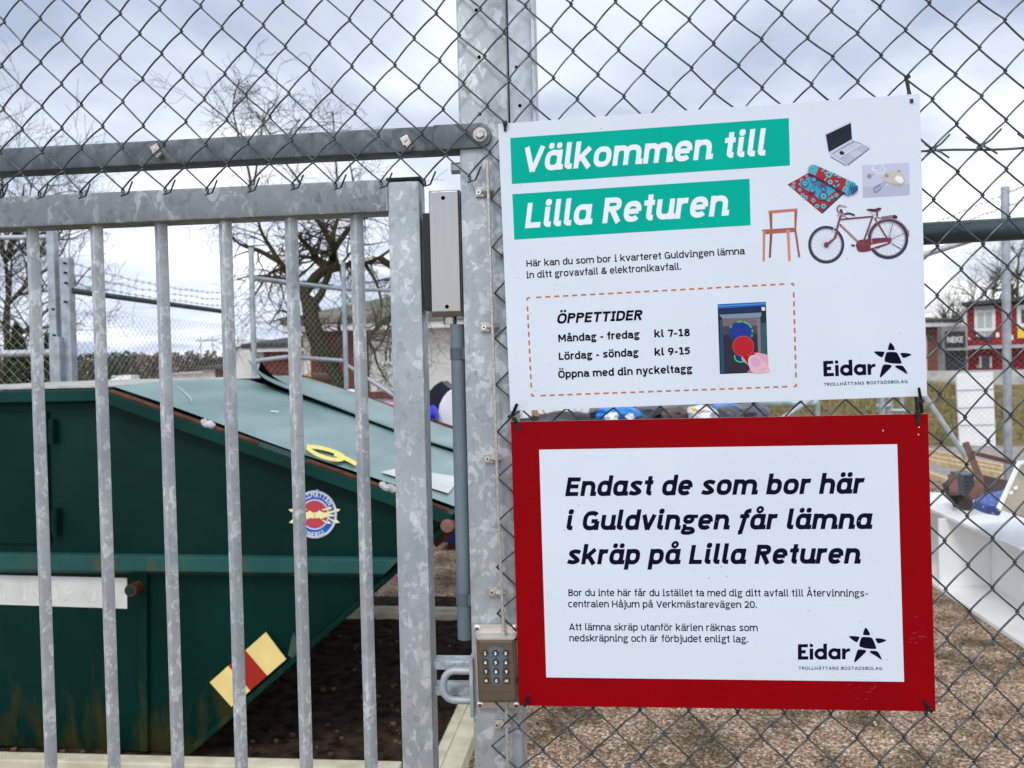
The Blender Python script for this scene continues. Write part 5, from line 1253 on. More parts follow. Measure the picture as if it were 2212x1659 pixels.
for k, (ya, yb2) in enumerate(((569, 634), (592, 648), (613, 661))):
    b = barbs(MB(), dep(157, ya, 6.2), dep(490, yb2, 8.6), (.05, .03, .02)[k], k); b.build('barbed_wire', M['wire_far'], yf)
# stretch to the left of the posts
xl_ = pA.x-1.5
b = MB(); z_ = dep(30, 763, 6.25).z; b.tube([(xl_, pA.y+.05, z_), (pA.x, pA.y+.05, z_)], .028, 12); b.build('brace_pipe', M['galv_new'], yf, smooth=SM)
b = MB(); b.tube([dep(-40, 514, 6.25), dep(118, 512, 6.25)], .02, 10); b.build('top_pipe', LG, yf, smooth=SM)
b = MB(); netting(b, Vector((xl_, pA.y+.02, 0)), Vector((pA.x, pA.y+.02, 0)), .9, dep(60, 510, 6.25).z, .075, .0024); b.build('netting', M['wire_far'], yf)
# rear fence by the old tree
rf_ = thing('rear_fence', dep(640, 1200, 6.6)*1, 'thin-posted wire mesh fence in front of the mossy old tree', 'fence'); rf_.location.z = 0
b, pC = post_mb(542, 535, 0, 11.5, 6.0, square=False); b.build('post', LG, rf_, smooth=SM)
b, pD = post_mb(741, 566, 0, 10.5, 6.7, square=False); b.build('post', LG, rf_, smooth=SM)
rc, rd = dep(549, 601, 6.0), dep(738, 624.5, 6.7)
rG = dep(1010, 632, 9.6)
b = MB(); b.tube([rc, rd], .018, 10); b.tube([rd, rG], .016, 10); b.build('top_pipe', LG, rf_, smooth=SM)
b = MB(); b.tube([dep(551, 780, 6.0), dep(621, 771, 6.25), dep(654, 773, 6.4), dep(739, 779, 6.7)], .017, 10); b.build('mid_pipe', M['galv_new'], rf_, smooth=SM)
b = MB(); b.tube([dep(746, 787, 6.72), dep(960, 927, 7.0)], .017, 10); b.build('brace_pipe', M['galv_new'], rf_, smooth=SM)
b = MB(); netting(b, Vector((rc.x, rc.y, 0)), Vector((rd.x, rd.y, 0)), .9, rc.z, .055, .0012); netting(b, Vector((rd.x, rd.y, 0)), Vector((rG.x, rG.y, 0)), .9, rG.z, .055, .0012); b.build('netting', M['wire_far'], rf_)
b, _ = post_mb(1010, 590, 0, 8, 9.6, square=False); b.build('post', LG, rf_, smooth=SM)
# right-hand fence
rt = thing('mesh_fence', dep(2174, 1200, 6.6)*1, 'fine mesh fence with barbed wire and a round steel post at the right edge', 'fence'); rt.location.z = 0
b, pR = post_mb(2171, 404, 0, 17, 6.6, square=False); b.build('post', LG, rt, smooth=SM)
b, _ = post_mb(1900, 528, 0, 14, 7.2, square=False); b.build('post', LG, rt, smooth=SM)
for k, (p_, q_) in enumerate((((1900, 530, 7.6), (2171, 420, 6.6)), ((1960, 522, 7.4), (2171, 447, 6.6)))):
    b = barbs(MB(), dep(*p_), dep(q_[0], q_[1], q_[2]), .0, 7+k)
    barbs(b, dep(q_[0], q_[1], q_[2]), dep(2330, q_[1]-70+k*12, 6.1), 0, 11+k); b.build('barbed_wire', M['wire_far'], rt)
b = MB(); b.tube([dep(1900, 581, 7.0), dep(2110, 514, 6.7)], .026, 10); b.build('top_pipe', LG, rt, smooth=SM)
b = MB(); b.tube([dep(1960, 800, 6.3), dep(2085, 985, 6.5)], .02, 10); b.mark(); b.tube([dep(1640, 935, 6.9), dep(1770, 852, 7.1)], .02, 10); b.build_each('brace_pipe', M['galv_new'], rt, smooth=SM)
b = MB(); n0, n1 = dep(1500, 800, 7.3), dep(2330, 800, 6.2); netting(b, Vector((n0.x, n0.y, 0)), Vector((n1.x, n1.y, 0)), .35, dep(2000, 549, 6.8).z, .046, .00085); b.build('netting', M['wire_far'], rt)
# light scaffold-like rack seen in the slit between the signs
zk = lambda x, y: (1618.4+x/5.523, 822.9+y/5.523)
rk = thing('tube_rack', dep(1915, 1100, 8.5)*1, 'grey tube rack standing on the grass, in the slit between the signs at right', 'rack'); rk.location.z = 0
b = MB()
for x in (1552, 1668, 1690, 1820): c = dep(*zk(x, 150), 8.5); b.tube([(c.x, c.y, 0), (c.x, c.y, c.z+.1)], .022, 8); b.mark()
b.build_each('upright', LG, rk, smooth=SM)
b = MB()
for (x0_, x1_, y_) in ((1520, 1680, 295), (1690, 1870, 352)):
    b.tube([dep(*zk(x0_, y_), 8.48), dep(*zk(x1_, y_), 8.48)], .018, 8); b.mark()
b.build_each('rung', M['galv_new'], rk, smooth=SM)
br_ = thing('bench_rail', dep(*zk(480, 265), 9.5), 'pale teal horizontal rail above the grass bank, right of the grey bag', 'rail')
b = MB(); c0_, c1_ = dep(*zk(120, 262), 9.5), dep(*zk(815, 250), 9.5); b.tube([c0_, c1_], .04, 8); b.build('rail_bar', mat('pale_teal_paint', (.40, .58, .60), .4, nscale=9, namt=.3), br_, smooth=SM)
b = MB()
for c in (c0_, c1_): b.tube([(c.x, c.y, 0), (c.x, c.y, c.z)], .03, 8); b.mark()
b.build_each('leg', LG, br_, smooth=SM)

# ------------------------------------------------------------------ grass bank, gravel strip
M['grass'] = mat('dry_grass_bank', (.23, .18, .08), .95, nscale=3, base2=(.10, .095, .035), bump=.6, bscale=30, detail=8, spec=.1)
def bank_z(y): t = min(1, max(0, (y-14.2)/6.0)); return .86*(t*t*(3-2*t))
x0_, x1_ = 2.2, 18.0
g = MB(); g.grid(lambda u, v: Vector((x0_+(x1_-x0_)*u, 13.8+30*v**1.7, .012+bank_z(13.8+30*v**1.7)*(1-max(0, 1-u*6)**2)+.05*mnoise.noise(Vector((u*30, v*40, 1)))*(1 if v > .01 else 0))), 70, 50)
tag(g.build('grass_bank', M['grass'], smooth=math.radians(60)), kind='structure')
g = MB(); g.grid(lambda u, v: Vector((1.8+9*u, 9.6+4.6*v, .008)), 1, 1); tag(g.build('gravel_path', M['gravel_far']), kind='structure')
r_ = random.Random(12); g = MB()
for k in range(9000):
    v = r_.random()**.7; y = 14.0+7.5*v; x = r_.uniform(2.6, 9.5); z = bank_z(y)
    hgt = r_.uniform(.08, .26); a = r_.uniform(0, 6.28); dx, dy = math.cos(a)*.012, math.sin(a)*.012; lx, ly = r_.uniform(-.14, .14), r_.uniform(-.14, .08)
    g.add([(x-dx, y-dy, z), (x+dx, y+dy, z), (x+lx, y+ly, z+hgt)], [(0, 1, 2)], 0 if r_.random() < .72 else 1)
tag(g.build('dry_grass', [mat('dry_blade', (.34, .25, .11), .9, spec=.1, nscale=2, namt=.4), mat('green_blade', (.12, .15, .035), .9, spec=.1, nscale=2, namt=.3)]), 'rough dry grass with green tufts on the bank behind the white panel', 'grass', kind='stuff')

# ------------------------------------------------------------------ buildings
def brick(name, c1, c2, mortar, sc=4.0):
    m = bpy.data.materials.new(name); m.use_nodes = True
    nt = m.node_tree; N = nt.nodes.new; L = nt.links.new; b = nt.nodes['Principled BSDF']
    t = N('ShaderNodeTexCoord'); sx = N('ShaderNodeSeparateXYZ'); L(t.outputs['Object'], sx.inputs[0]); cm = N('ShaderNodeCombineXYZ')
    ad = N('ShaderNodeMath'); ad.operation = 'ADD'; L(sx.outputs['X'], ad.inputs[0]); L(sx.outputs['Y'], ad.inputs[1]); L(ad.outputs[0], cm.inputs[0]); L(sx.outputs['Z'], cm.inputs[1])
    k = N('ShaderNodeTexBrick'); L(cm.outputs[0], k.inputs['Vector']); k.inputs['Scale'].default_value = sc; k.inputs['Color1'].default_value = (*c1, 1); k.inputs['Color2'].default_value = (*c2, 1)
    k.inputs['Mortar'].default_value = (*mortar, 1); k.inputs['Mortar Size'].default_value = .012; k.inputs['Row Height'].default_value = .25; k.inputs['Brick Width'].default_value = .85
    L(k.outputs['Color'], b.inputs['Base Color']); b.inputs['Roughness'].default_value = .85; b.inputs['Specular IOR Level'].default_value = .2
    return m
M['brick'] = brick('red_brick', (.15, .036, .024), (.115, .028, .02), (.13, .065, .05))
M['brick_r'] = brick('brown_brick', (.27, .105, .058), (.22, .09, .052), (.2, .14, .10))
M['render'] = mat('white_render', (.70, .70, .67), .8, nscale=2, base2=(.58, .58, .54), detail=8)
M['roof'] = mat('dark_roof_tiles', (.055, .058, .062), .75, nscale=4, base2=(.028, .032, .03), detail=7, bump=.5, bscale=14)
M['roof_worn'] = mat('mossy_grey_roof', (.20, .185, .155), .85, nscale=3, base2=(.09, .085, .06), detail=8)
M['trim'] = mat('white_trim', (.74, .74, .72), .6, nscale=4, namt=.1)
M['pane'] = mat('dark_pane', (.03, .037, .042), .15)
M['redwood'] = mat('falu_red_boards', (.27, .012, .016), .75, nscale=5, namt=.25, stretch=(6, 6, .5))
def face(x0_, x1_, y0_, y1_, Y):                # world x range, z range on a facade plane
    a, q = at(x0_, y1_, Y), at(x1_, y0_, Y); xm0 = at(x0_, (y0_+y1_)/2, Y).x; xm1 = at(x1_, (y0_+y1_)/2, Y).x
    return xm0, xm1, at((x0_+x1_)/2, y1_, Y).z, at((x0_+x1_)/2, y0_, Y).z
def hip(b, x0_, x1_, y0_, y1_, z, rise, inset, mat_=0, th_=.12):
    b.box((x0_, y0_, z), (x1_, y1_, z+th_), mat_); ym = (y0_+y1_)/2; o_ = z+th_+.002
    b.add([(x0_, y0_, o_), (x1_, y0_, o_), (x1_, y1_, o_), (x0_, y1_, o_), (x0_+inset, ym, o_+rise), (x1_-inset, ym, o_+rise)], [(0, 1, 5, 4), (1, 2, 5), (2, 3, 4, 5), (3, 0, 4)], mat_)
# low brick house with white ends
Y1 = 21.0
h1 = thing('brick_house', (at(610, 800, Y1).x, Y1, 0), 'low red brick house with a dark hipped roof, left of the mossy tree', 'house')
xa_, xb_, z0_, zt1 = face(551, 655, 756, 830, Y1)
b = MB(); b.box((xa_, Y1, 0), (xb_, Y1+7, zt1)); b.build('wall', M['render'], h1)
xc, xd, _, _ = face(571, 655, 756, 830, Y1); b = MB(); b.box((xc, Y1-.03, 0), (xd-.25, Y1-.002, zt1-.02)); b.build('brick_front', M['brick'], h1)
b = MB(); hip(b, xa_-.25, xb_+2.0, Y1-.35, Y1+7.3, zt1+.06, .62, 2.4); rf1 = b.build('roof', M['roof'], h1)
b = MB(); b.box((xa_-.2, Y1-.3, zt1-.05), (xb_+1.9, Y1-.05, zt1+.055)); b.build('fascia', M['trim'], h1)
b = MB(); b.tube([(xa_+.05, Y1-.34, zt1+.02), (xa_+.1, Y1-.2, zt1-.18), (xa_+.22, Y1-.06, zt1-.3), (xa_+.22, Y1-.06, 0)], .045, 8); b.build('drainpipe', M['roof'], h1, smooth=SM)
an = thing('white_annex', (at(520, 800, Y1+1).x, Y1+1, 0), 'plain white rendered annex with a flat sloping roof edge, left of the brick house', 'house')
xe, xf, _, zt2 = face(500, 551, 757, 830, Y1+1)
b = MB(); b.prism([(xe, Y1+1, 0), (xf-.02, Y1+1, 0), (xf-.02, Y1+1, zt2+.25), (xe, Y1+1, zt2+.0)], (0, 5, 0)); b.build('wall', M['render'], an)
b = MB(); b.prism([(xe-.1, Y1+.9, zt2+.0), (xf-.02, Y1+.9, zt2+.26), (xf-.02, Y1+.9, zt2+.36), (xe-.1, Y1+.9, zt2+.1)], (0, 5.3, 0)); b.build('roof', M['trim'], an)
# taller house behind the tree
Y2 = 16.5
h2 = thing('gabled_house', (at(800, 800, Y2).x, Y2, 0), 'taller brick and white house with a worn tiled roof, right of the mossy tree', 'house')
xa_, xb_, _, zt2 = face(656, 1000, 700, 840, Y2)
b = MB(); b.box((xa_, Y2, 0), (xb_, Y2+8, zt2)); b.build('wall', M['render'], h2)
xc, xd, _, _ = face(672, 797, 700, 840, Y2); b = MB(); b.box((xc, Y2-.04, 0), (xd, Y2-.002, zt2-.05)); b.build('brick_front', M['brick'], h2)
xc, xd, zb1, zb2 = face(800, 1000, 844, 860, Y2); b = MB(); b.box((xc, Y2-.04, zb1), (xd, Y2-.002, zb2)); b.build('brick_band', M['brick'], h2)
b = MB(); hip(b, xa_-.35, xb_+1.5, Y2-.5, Y2+8.5, zt2+.02, 1.0, 2.2); b.build('roof', M['roof_worn'], h2)
b = MB(); b.box((xa_-.3, Y2-.45, zt2-.14), (xb_+1.4, Y2-.06, zt2+.01)); b.build('fascia', M['trim'], h2)
def window(parent, x0_, x1_, y0_, y1_, Y, bars=1, paneM=None, fr=.05):
    a, q, z0__, z1__ = face(x0_, x1_, y0_, y1_, Y)
    b = MB(); b.box((a-fr, Y-.05, z0__-fr), (q+fr, Y-.003, z1__+fr)); w = b.build('window', M['trim'], parent, bevel=.006)
    b = MB(); n = bars+1
    for k in range(n):
        xw = (q-a)/n; b.box((a+k*xw+.025, Y-.056, z0__+.03), (a+(k+1)*xw-.025, Y-.052, z1__-.03))
    b.build('pane', paneM or M['pane'], w); return w
window(h2, 831, 848, 748, 783, Y2-.01); window(h2, 905, 925, 748, 783, Y2-.01)
# distant little house
Y3 = 46
h3 = thing('distant_house', (at(465, 815, Y3).x, Y3, 0), 'small far house with dark roof and white gable above the container top', 'house')
xa_, xb_, _, zt3 = face(437, 520, 797, 850, Y3); b = MB(); b.box((xa_, Y3, 0), (xb_, Y3+6, zt3)); b.build('wall', M['render'], h3)
xc, xd, _, _ = face(466, 520, 797, 850, Y3); b = MB(); b.box((xc, Y3-.05, 0), (xd, Y3-.002, zt3)); b.build('brick_front', M['brick'], h3)
b = MB(); hip(b, xa_-.3, xb_+.4, Y3-.4, Y3+6.4, zt3, .38, 1.4); b.build('roof', M['roof'], h3)
sh = thing('long_shed', (at(420, 816, 52).x, 52, 0), 'long low pale shed roof far behind the container', 'shed')
xa_, xb_, _, zt3 = face(360, 440, 808, 850, 52); b = MB(); b.box((xa_, 52, 0), (xb_, 57, zt3)); b.build('wall', M['trim'], sh)
b = MB(); b.prism([(xa_-.2, 51.7, zt3), (xb_+.2, 51.7, zt3), (xb_+.2, 51.7, zt3+.2), (xa_-.2, 51.7, zt3+.06)], (0, 6, 0)); b.build('roof', mat('pale_sheet_roof', (.5, .47, .42), .6), sh)
# right: brick house, dark shed with lettering, red house
YA = 25.0; GZ = .86
h4 = thing('brown_brick_house', (at(1990, 800, YA).x, YA, GZ), 'brown brick house with a dark low roof just right of the white sign', 'house')
xa_, xb_, _, zt4 = face(1880, 2042, 708, 830, YA); b = MB(); b.box((xa_, YA, GZ-.4), (xb_, YA+7, zt4)); b.build('wall', M['brick_r'], h4)
b = MB(); b.prism([(xa_-.2, YA-.4, zt4+.12), (xb_+.35, YA-.4, zt4+.12), (xb_+.30, YA+3.6, zt4+.36), (xa_-.2, YA+3.6, zt4+.62)], (0, 0, .1)); b.build('roof', M['roof'], h4)
b = MB(); b.box((xa_-.2, YA-.38, zt4+.0), (xb_+.3, YA-.02, zt4+.115)); b.build('fascia', M['trim'], h4)
xc, xd, zc, zd = face(1992, 2052, 805, 811, YA-.5); b = MB(); b.box((xc, YA-.5, zc), (xd, YA-.1, zd)); b.build('door_canopy', M['trim'], h4)
xc, xd, zc, zd = face(1985, 2004, 722, 830, YA-.1); b = MB(); b.box((xc-.6, YA-.06, zc), (xd, YA-.002, zd)); b.build('window', M['trim'], h4)
YC = 23.15
h5 = thing('dark_shed', (at(2060, 800, YC).x, YC, GZ), 'dark grey shed with white capital letters between the brick and the red house', 'shed')
xa_, xb_, _, zt5 = face(2036, 2089, 704, 830, YC); b = MB(); b.box((xa_, YC, GZ-.4), (xb_-.01, YC+.33, zt5)); b.build('wall', mat('grey_shed_wall', (.20, .20, .19), .8, nscale=3, namt=.3), h5)
xa_, xb_, zc, zd = face(2042, 2084, 716, 830, YC); b = MB(); b.box((xa_, YC-.04, zc), (xb_, YC-.003, zd)); sg = b.build('sign_board', mat('near_black_board', (.012, .016, .017), .5), h5)
t = MB(); text_mesh(t, 'NEKE', at(2046, 740.5, YC-.042), at(2080.5, 739.5, YC-.042), 12*24.3/FPX, .13, 0, NF, .0, 0, .01); t.build('lettering', M['trim'], sg)
b = MB(); xa_, xb_, zc, zd = face(2040, 2090, 752, 757, YC-.1); b.box((xa_, YC-.3, zc), (xb_, YC-.05, zd)); b.build('ledge', M['wire_far'], h5)
YD = 23.5
h6 = thing('red_house', (at(2088, 800, YD).x, YD, GZ), 'red boarded house with white corner posts and a yellow notice', 'house')
xa_, xb_, _, zt6 = face(2088, 2330, 658, 830, YD); b = MB(); b.box((xa_, YD, GZ-.4), (xb_, YD+7, zt6)); b.build('wall', M['redwood'], h6)
b = MB(); b.prism([(xa_-.1, YD-.35, zt6), (xb_, YD-.35, zt6+.1), (xb_, YD-.35, zt6+.24), (xa_-.1, YD-.35, zt6+.1)], (0, 7.7, 0)); b.build('roof', M['roof'], h6)
b = MB(); xc, xd, _, _ = face(2084.5, 2091, 660, 830, YD-.04); b.box((xc, YD-.05, GZ-.4), (xd, YD+.1, zt6-.01)); b.build('corner_post', M['trim'], h6)
lv = mat('pale_green_pane', (.42, .46, .42), .3)
window(h6, 2111, 2146, 674, 711, YD-.01, 1, lv, .07)
b = MB(); xc, xd, zc, zd = face(2106, 2149, 662, 671, YD-.05); b.box((xc, YD-.06, zc), (xd, YD-.002, zd)); b.build('window_hood', mat('grey_panel', (.35, .35, .37), .7), h6)
window(h6, 2204, 2260, 668, 702, YD-.01, 1, None, .09)
xa_, xb_, zc, zd = face(2108, 2148, 716, 733, YD-.05); b = MB(); b.box((xa_, YD-.055, zc), (xb_, YD-.003, zd)); sg = b.build('sign_board', mat('dark_name_board', (.03, .02, .022), .5), h6)
t = MB(); text_mesh(t, 'ARNEKE', at(2111, 728, YD-.06), at(2147, 727, YD-.06), 10.5*24.6/FPX, .12, 0, NF, 0, 0, .01); t.build('lettering', M['trim'], sg)
xa_, xb_, zc, zd = face(2200, 2240, 711, 731, YD-.05); b = MB(); b.box((xa_, YD-.055, zc), (xb_, YD-.003, zd)); b.build('notice_board', mat('yellow_notice', (.80, .60, .04), .5), h6)
b = MB()
for x0q, x1q, y0q, y1q in ((2154, 2161, 719, 729), (2184, 2191, 725, 735), (2093.5, 2097.5, 729, 734)):
    xc, xd, zc, zd = face(x0q, x1q, y0q, y1q, YD-.05); b.box((xc, YD-.05, zc), (xd, YD-.003, zd)); b.mark()
b.build_each('notice_sheet', M['trim'], h6)
b = MB(); xc, xd, zc, zd = face(2088, 2330, 745, 752, YD-.1); b.box((xc+.1, YD-.5, zc), (xd, YD-.05, zd)); b.build('canopy', LG, h6)
b = MB()
for x0q, x1q in ((2118, 2123), (2140.5, 2145), (2086, 2093)):
    xc, xd, zc, zd = face(x0q, x1q, 770, 794, YD-.05); b.box((xc, YD-.052, zc), (xd, YD-.003, zd)); b.mark()
b.build_each('door_frame', M['trim'], h6)
xc, xd, zc, zd = face(2124, 2140, 768, 796, YD-.02); b = MB(); b.box((xc, YD-.03, zc), (xd, YD-.003, zd)); b.build('door', mat('grey_green_door', (.07, .09, .08), .6), h6)
t = MB(); text_mesh(t, 'SE', at(2112, 794, YD-.06), at(2118.5, 794, YD-.06), 5.5*24.6/FPX, .13, 0, NF, 0, 0, .02); t.build('door_lettering', M['trim'], h6)
h6.rotation_euler.z = -math.radians(28); h6.scale.x = .89
xc, xd, zc, zd = face(2046, 2330, 799, 812, YD-1.5); b = MB(); b.box((xc, YD-1.5, GZ-.5), (xd, YD-.6, zd)); b.build('porch_base', mat('pale_concrete', (.50, .49, .46), .85, nscale=4, namt=.2), h6)
wpn = thing('standing_board', (at(2106, 950, 13.9).x, 13.9, 0), 'tall white panel with cross joints standing before the grass bank', 'panel')
q = [atp(x, y, Vector((0, 13.9, 0)), Vector((0, 1, 0))) for x, y in ((2066, 806), (2145, 802.5), (2151, 951), (2074, 954))]
zlo = 0.0; q[2].z = zlo; q[3].z = zlo
b = MB(); b.prism(q, (0, .05, 0)); b.build('face_sheet', M['foam'], wpn)
b = MB()
for t_ in (.235, .475, .71): a_, c_ = q[0]+(q[3]-q[0])*t_, q[1]+(q[2]-q[1])*t_; b.obox((a_+c_)/2-Vector((0, .005, 0)), (c_-a_)/2, (0, .006, 0), (0, 0, .008)); b.mark()
b.build_each('joint', LG, wpn)

# ------------------------------------------------------------------ trees
M['bark_moss'] = mat('mossy_bark', (.052, .040, .030), .95, nscale=9, base2=(.042, .050, .014), bump=1.0, bscale=22, detail=9, spec=.1)
M['bark_twig'] = mat('dark_twig', (.052, .042, .036), .9, nscale=2, base2=(.07, .065, .03), spec=.1)
M['bark_pale'] = mat('pale_grey_twig', (.15, .135, .12), .9, spec=.1)
def grow(mb, p, d, L_, r, lvl, R, seg=5, droop=0.0, spread=.8, kids=(3, 5), wob=.28):
    pts = [p]; dd = d.normalized(); rr = [r]
    for k in range(seg):
        dd = (dd+Vector((R.gauss(0, wob), R.gauss(0, wob), R.gauss(0, wob*.8)-droop))).normalized()
        pts.append(pts[-1]+dd*L_/seg); rr.append(max(.0022, r*(1-.72*(k+1)/seg)))
    mb.tube(pts, rr, 6 if r > .03 else (4 if r > .008 else 3), cap=False)
    if lvl <= 0: return
    for k in range(R.randint(*kids)):
        i = R.randint(1, seg); ax = Vector((R.gauss(0, 1), R.gauss(0, .8), R.gauss(0, 1))); ax -= dd*ax.dot(dd)*.6
        nd = ((pts[i]-pts[i-1]).normalized()+ax.normalized()*spread*R.uniform(.7, 1.3)).normalized()
        grow(mb, pts[i], nd, L_*R.uniform(.45, .72), max(.003, rr[i]*.7), lvl-1, R, seg, droop, spread, kids, wob)
DT = 10.2
mt = thing('mossy_tree', dep(724, 1000, DT)*1, 'big bare leaning tree with mossy crooked trunk behind the rear fence', 'tree'); mt.location.z = 0
zz1 = lambda x, y: (493.7+x/6.3, 559.6+y/6.3)
def P1(x, y, dd=0): return dep(*zz1(x, y), DT+dd)
tr = MB()
base = P1(1480, 1659); base = Vector((base.x+.06, base.y, 0))
tk = [(base, .20), (P1(1440, 1600), .112), (P1(1380, 1450), .108), (P1(1290, 1270), .105), (P1(1190, 1050), .104), (P1(1130, 850), .10), (P1(1110, 700), .09), (P1(1080, 560), .085), (P1(1020, 470), .07), (P1(1110, 350), .062), (P1(1180, 250), .06), (P1(1280, 160), .058), (P1(1365, 110), .055)]
tr.tube([p for p, _ in tk], [r*1.12 for _, r in tk], 10)
t2 = [(P1(1110, 660), .07), (P1(1200, 560), .055), (P1(1270, 460), .048), (P1(1310, 330), .044), (P1(1360, 220), .044), (P1(1380, 120), .046)]
tr.tube([p for p, _ in t2], [r for _, r in t2], 8)
t3 = [(P1(1190, 640), .04), (P1(1240, 700), .03), (P1(1170, 730), .026), (P1(1150, 650), .03)]; tr.tube([p for p, _ in t3], [r for _, r in t3], 7)
big = [([(1365, 110), (1250, 40), (1190, -20), (1100, -160), (940, -330), (860, -560)], .045), ([(1365, 110), (1410, 20), (1430, -120), (1420, -330), (1500, -640), (1480, -1050)], .042),
       ([(1370, 130), (1500, 120), (1650, 80), (1850, 60), (2050, -20), (2300, -200)], .04), ([(1020, 470), (930, 330), (760, 120), (700, 40), (560, -180), (430, -420), (330, -900)], .04),
       ([(2050, -20), (2400, 300), (2260, 720), (2080, 880), (1930, 1040), (1900, 1100), (1980, 1260), (2030, 1450), (2150, 1650)], .03), ([(1440, 1500), (1480, 1250), (1510, 1000), (1500, 860), (1560, 700)], .03),
       ([(1430, -120), (1300, -400), (1100, -700), (1000, -1000), (700, -1400)], .03), ([(1430, -120), (1640, -420), (1850, -560), (2100, -700)], .03), ([(700, 40), (400, -120), (160, -200), (-80, -420)], .026), ([(1500, -640), (1700, -900), (1650, -1300)], .022),
       ([(1850, 60), (2000, 300), (2080, 600), (2060, 900)], .02), ([(760, 120), (560, 200), (400, 420), (330, 560)], .018), ([(1120, 800), (900, 780), (700, 700), (560, 900)], .02)]
big += [([(330, -900), (250, -1300), (130, -1700), (60, -2100), (150, -2450)], .013), ([(330, -900), (420, -1500), (480, -1900), (620, -2100)], .011), ([(700, -1400), (820, -1700), (980, -1900)], .011), ([(1480, -1050), (1450, -1500), (1420, -2000)], .010), ([(700, -1400), (560, -1700), (380, -2000)], .010)]
R = random.Random(21); cr_b = MB()
for path, r0_ in big:
    pts = [P1(x, y, R.uniform(-.4, .4)*min(1, i/2)) for i, (x, y) in enumerate(path)]
    pts = [Vector(q) for q in cat_rom([tuple(p) for p in pts], 3)]
    rr = [max(.008, 1.5*r0_*(1-.82*k/(len(pts)-1))) for k in range(len(pts))]
    tr.tube(pts, rr, 7)
    for k in range(3, len(pts)):
        for _ in range((2 if k % 2 else 1) if pts[k].z > 3.7 else (1 if k % 3 else 2)):
            ax = Vector((R.gauss(0, 1), R.gauss(0, .6), R.gauss(0, .9)))
            d = (pts[k]-pts[k-1]).normalized()*.5+ax.normalized()
            grow(cr_b, pts[k], d, R.uniform(.3, .8), max(.006, rr[k]*.42), 2, R, 4, .04, .9, (2, 4), .34)
tr.build('trunk', M['bark_moss'], mt, smooth=math.radians(50)); cr_b.build('crown', M['bark_twig'], mt)
def bare_tree(x, ytop, ybase, D, label, seed, n=9, tr_r=.07, spread=.8, gz=0, lean=0, matc=None, h_frac=.35, lvl=3, group='bare trees behind the yard'):
    top, bs = dep(x, ytop, D), dep(x, ybase, D); H_ = top.z-gz; R = random.Random(seed)
    t = thing('bare_tree', (bs.x, bs.y, gz), label, 'tree', group)
    m1, m2 = MB(), MB(); p0 = Vector((bs.x, bs.y, gz)); pts = [p0]
    for k in range(6): pts.append(pts[-1]+Vector((R.gauss(lean, .04), R.gauss(0, .04), 1))*H_*.14)
    m1.tube(pts, [tr_r*(1-.12*k) for k in range(7)], 8)
    for k in range(n):
        i = R.randint(2, 6); d = Vector((R.gauss(0, .6), R.gauss(0, .5), R.uniform(.5, 1.1)))
        grow(m2, pts[i], d, H_*R.uniform(.22, .42), tr_r*.42, lvl, R, 5, -.03, spread, (3, 5), .2)
    m1.build('trunk', M['bark_moss'], t, smooth=math.radians(50)); m2.build('crown', matc or M['bark_twig'], t)
    return t
bare_tree(16, 460, 1000, 9.5, 'mossy bare tree at the far left edge behind the first gate bars', 31, 16, .06, 1.0, lvl=3)
bare_tree(80, 470, 1000, 11.0, 'thin bare tree between the first gate bar and the wide steel posts', 32, 12, .04, 1.0, lvl=3)
bare_tree(-30, 420, 1000, 14.0, 'tall bare tree whose twigs show above the head rail at far left', 33, 9, .05, .9, lvl=3)
for k, (x, yt, D, lb) in enumerate(((2040, 655, 34, 'bare tree above the dark shed roof, lowest of the row'), (2062, 625, 33, 'slim bare tree above the lettered shed'), (2105, 612, 36, 'pale bare tree above the left end of the red house'), (2148, 600, 35, 'wide bare tree above the window of the red house'), (2200, 560, 31, 'tallest bare tree right of the fence post, above the red house'))):
    bare_tree(x, yt, 800, D, lb, 40+k, 12, .09 if k < 4 else .12, .7, gz=.86, matc=M['bark_pale'] if k in (0, 2, 3) else None, lvl=3, group='bare trees behind the red house')
def leafy(name, x, y0, y1, wpx, D, mats_, label, cat, seed, n=2600, s_=(.02, .05), cone=True):
    top, bot = dep(x, y0, D), dep(x, y1, D); w = wpx*D/FPX/2; R = random.Random(seed); t = thing(name, (bot.x, bot.y, 0), label, cat)
    m = MB()
    for k in range(n):
        v = R.random(); z = v*top.z; rad = w*((1-v)**.7 if cone else math.sin(math.pi*min(.98, .12+v*.85))**.7)*(1+.35*mnoise.noise(Vector((k*.01, z*3, seed))))
        a = R.uniform(0, 6.283); q = rad*math.sqrt(R.random()); c = Vector((bot.x+math.cos(a)*q, bot.y+math.sin(a)*q, z))
        s1 = R.uniform(*s_); ax = Vector((R.gauss(0, 1), R.gauss(0, 1), R.gauss(0, 1))).normalized()*s1; bx_ = ax.orthogonal().normalized()*s1*R.uniform(.3, .7)
        m.add([c-ax, c+bx_, c+ax, c-bx_], [(0, 1, 2, 3)], R.choice((0, 0, 0, 1)))
    m.build('crown', mats_, t); b = MB(); b.tube([(bot.x, bot.y, 0), (bot.x, bot.y, top.z*.8)], .05, 8); b.build('trunk', M['bark_moss'], t); return t
ev = [mat('dark_conifer', (.022, .042, .018), .9, nscale=3, namt=.3, spec=.15), mat('olive_conifer', (.085, .085, .02), .9, spec=.15)]
leafy('conifer', 46, 700, 1000, 125, 9.0, ev, 'dark green and olive conifer behind the first two gate bars', 'conifer', 51, 5200)
leafy('conifer', 112, 722, 1000, 60, 8.6, ev, 'narrow dark conifer half hidden by the wide steel posts', 'conifer', 52, 2600)
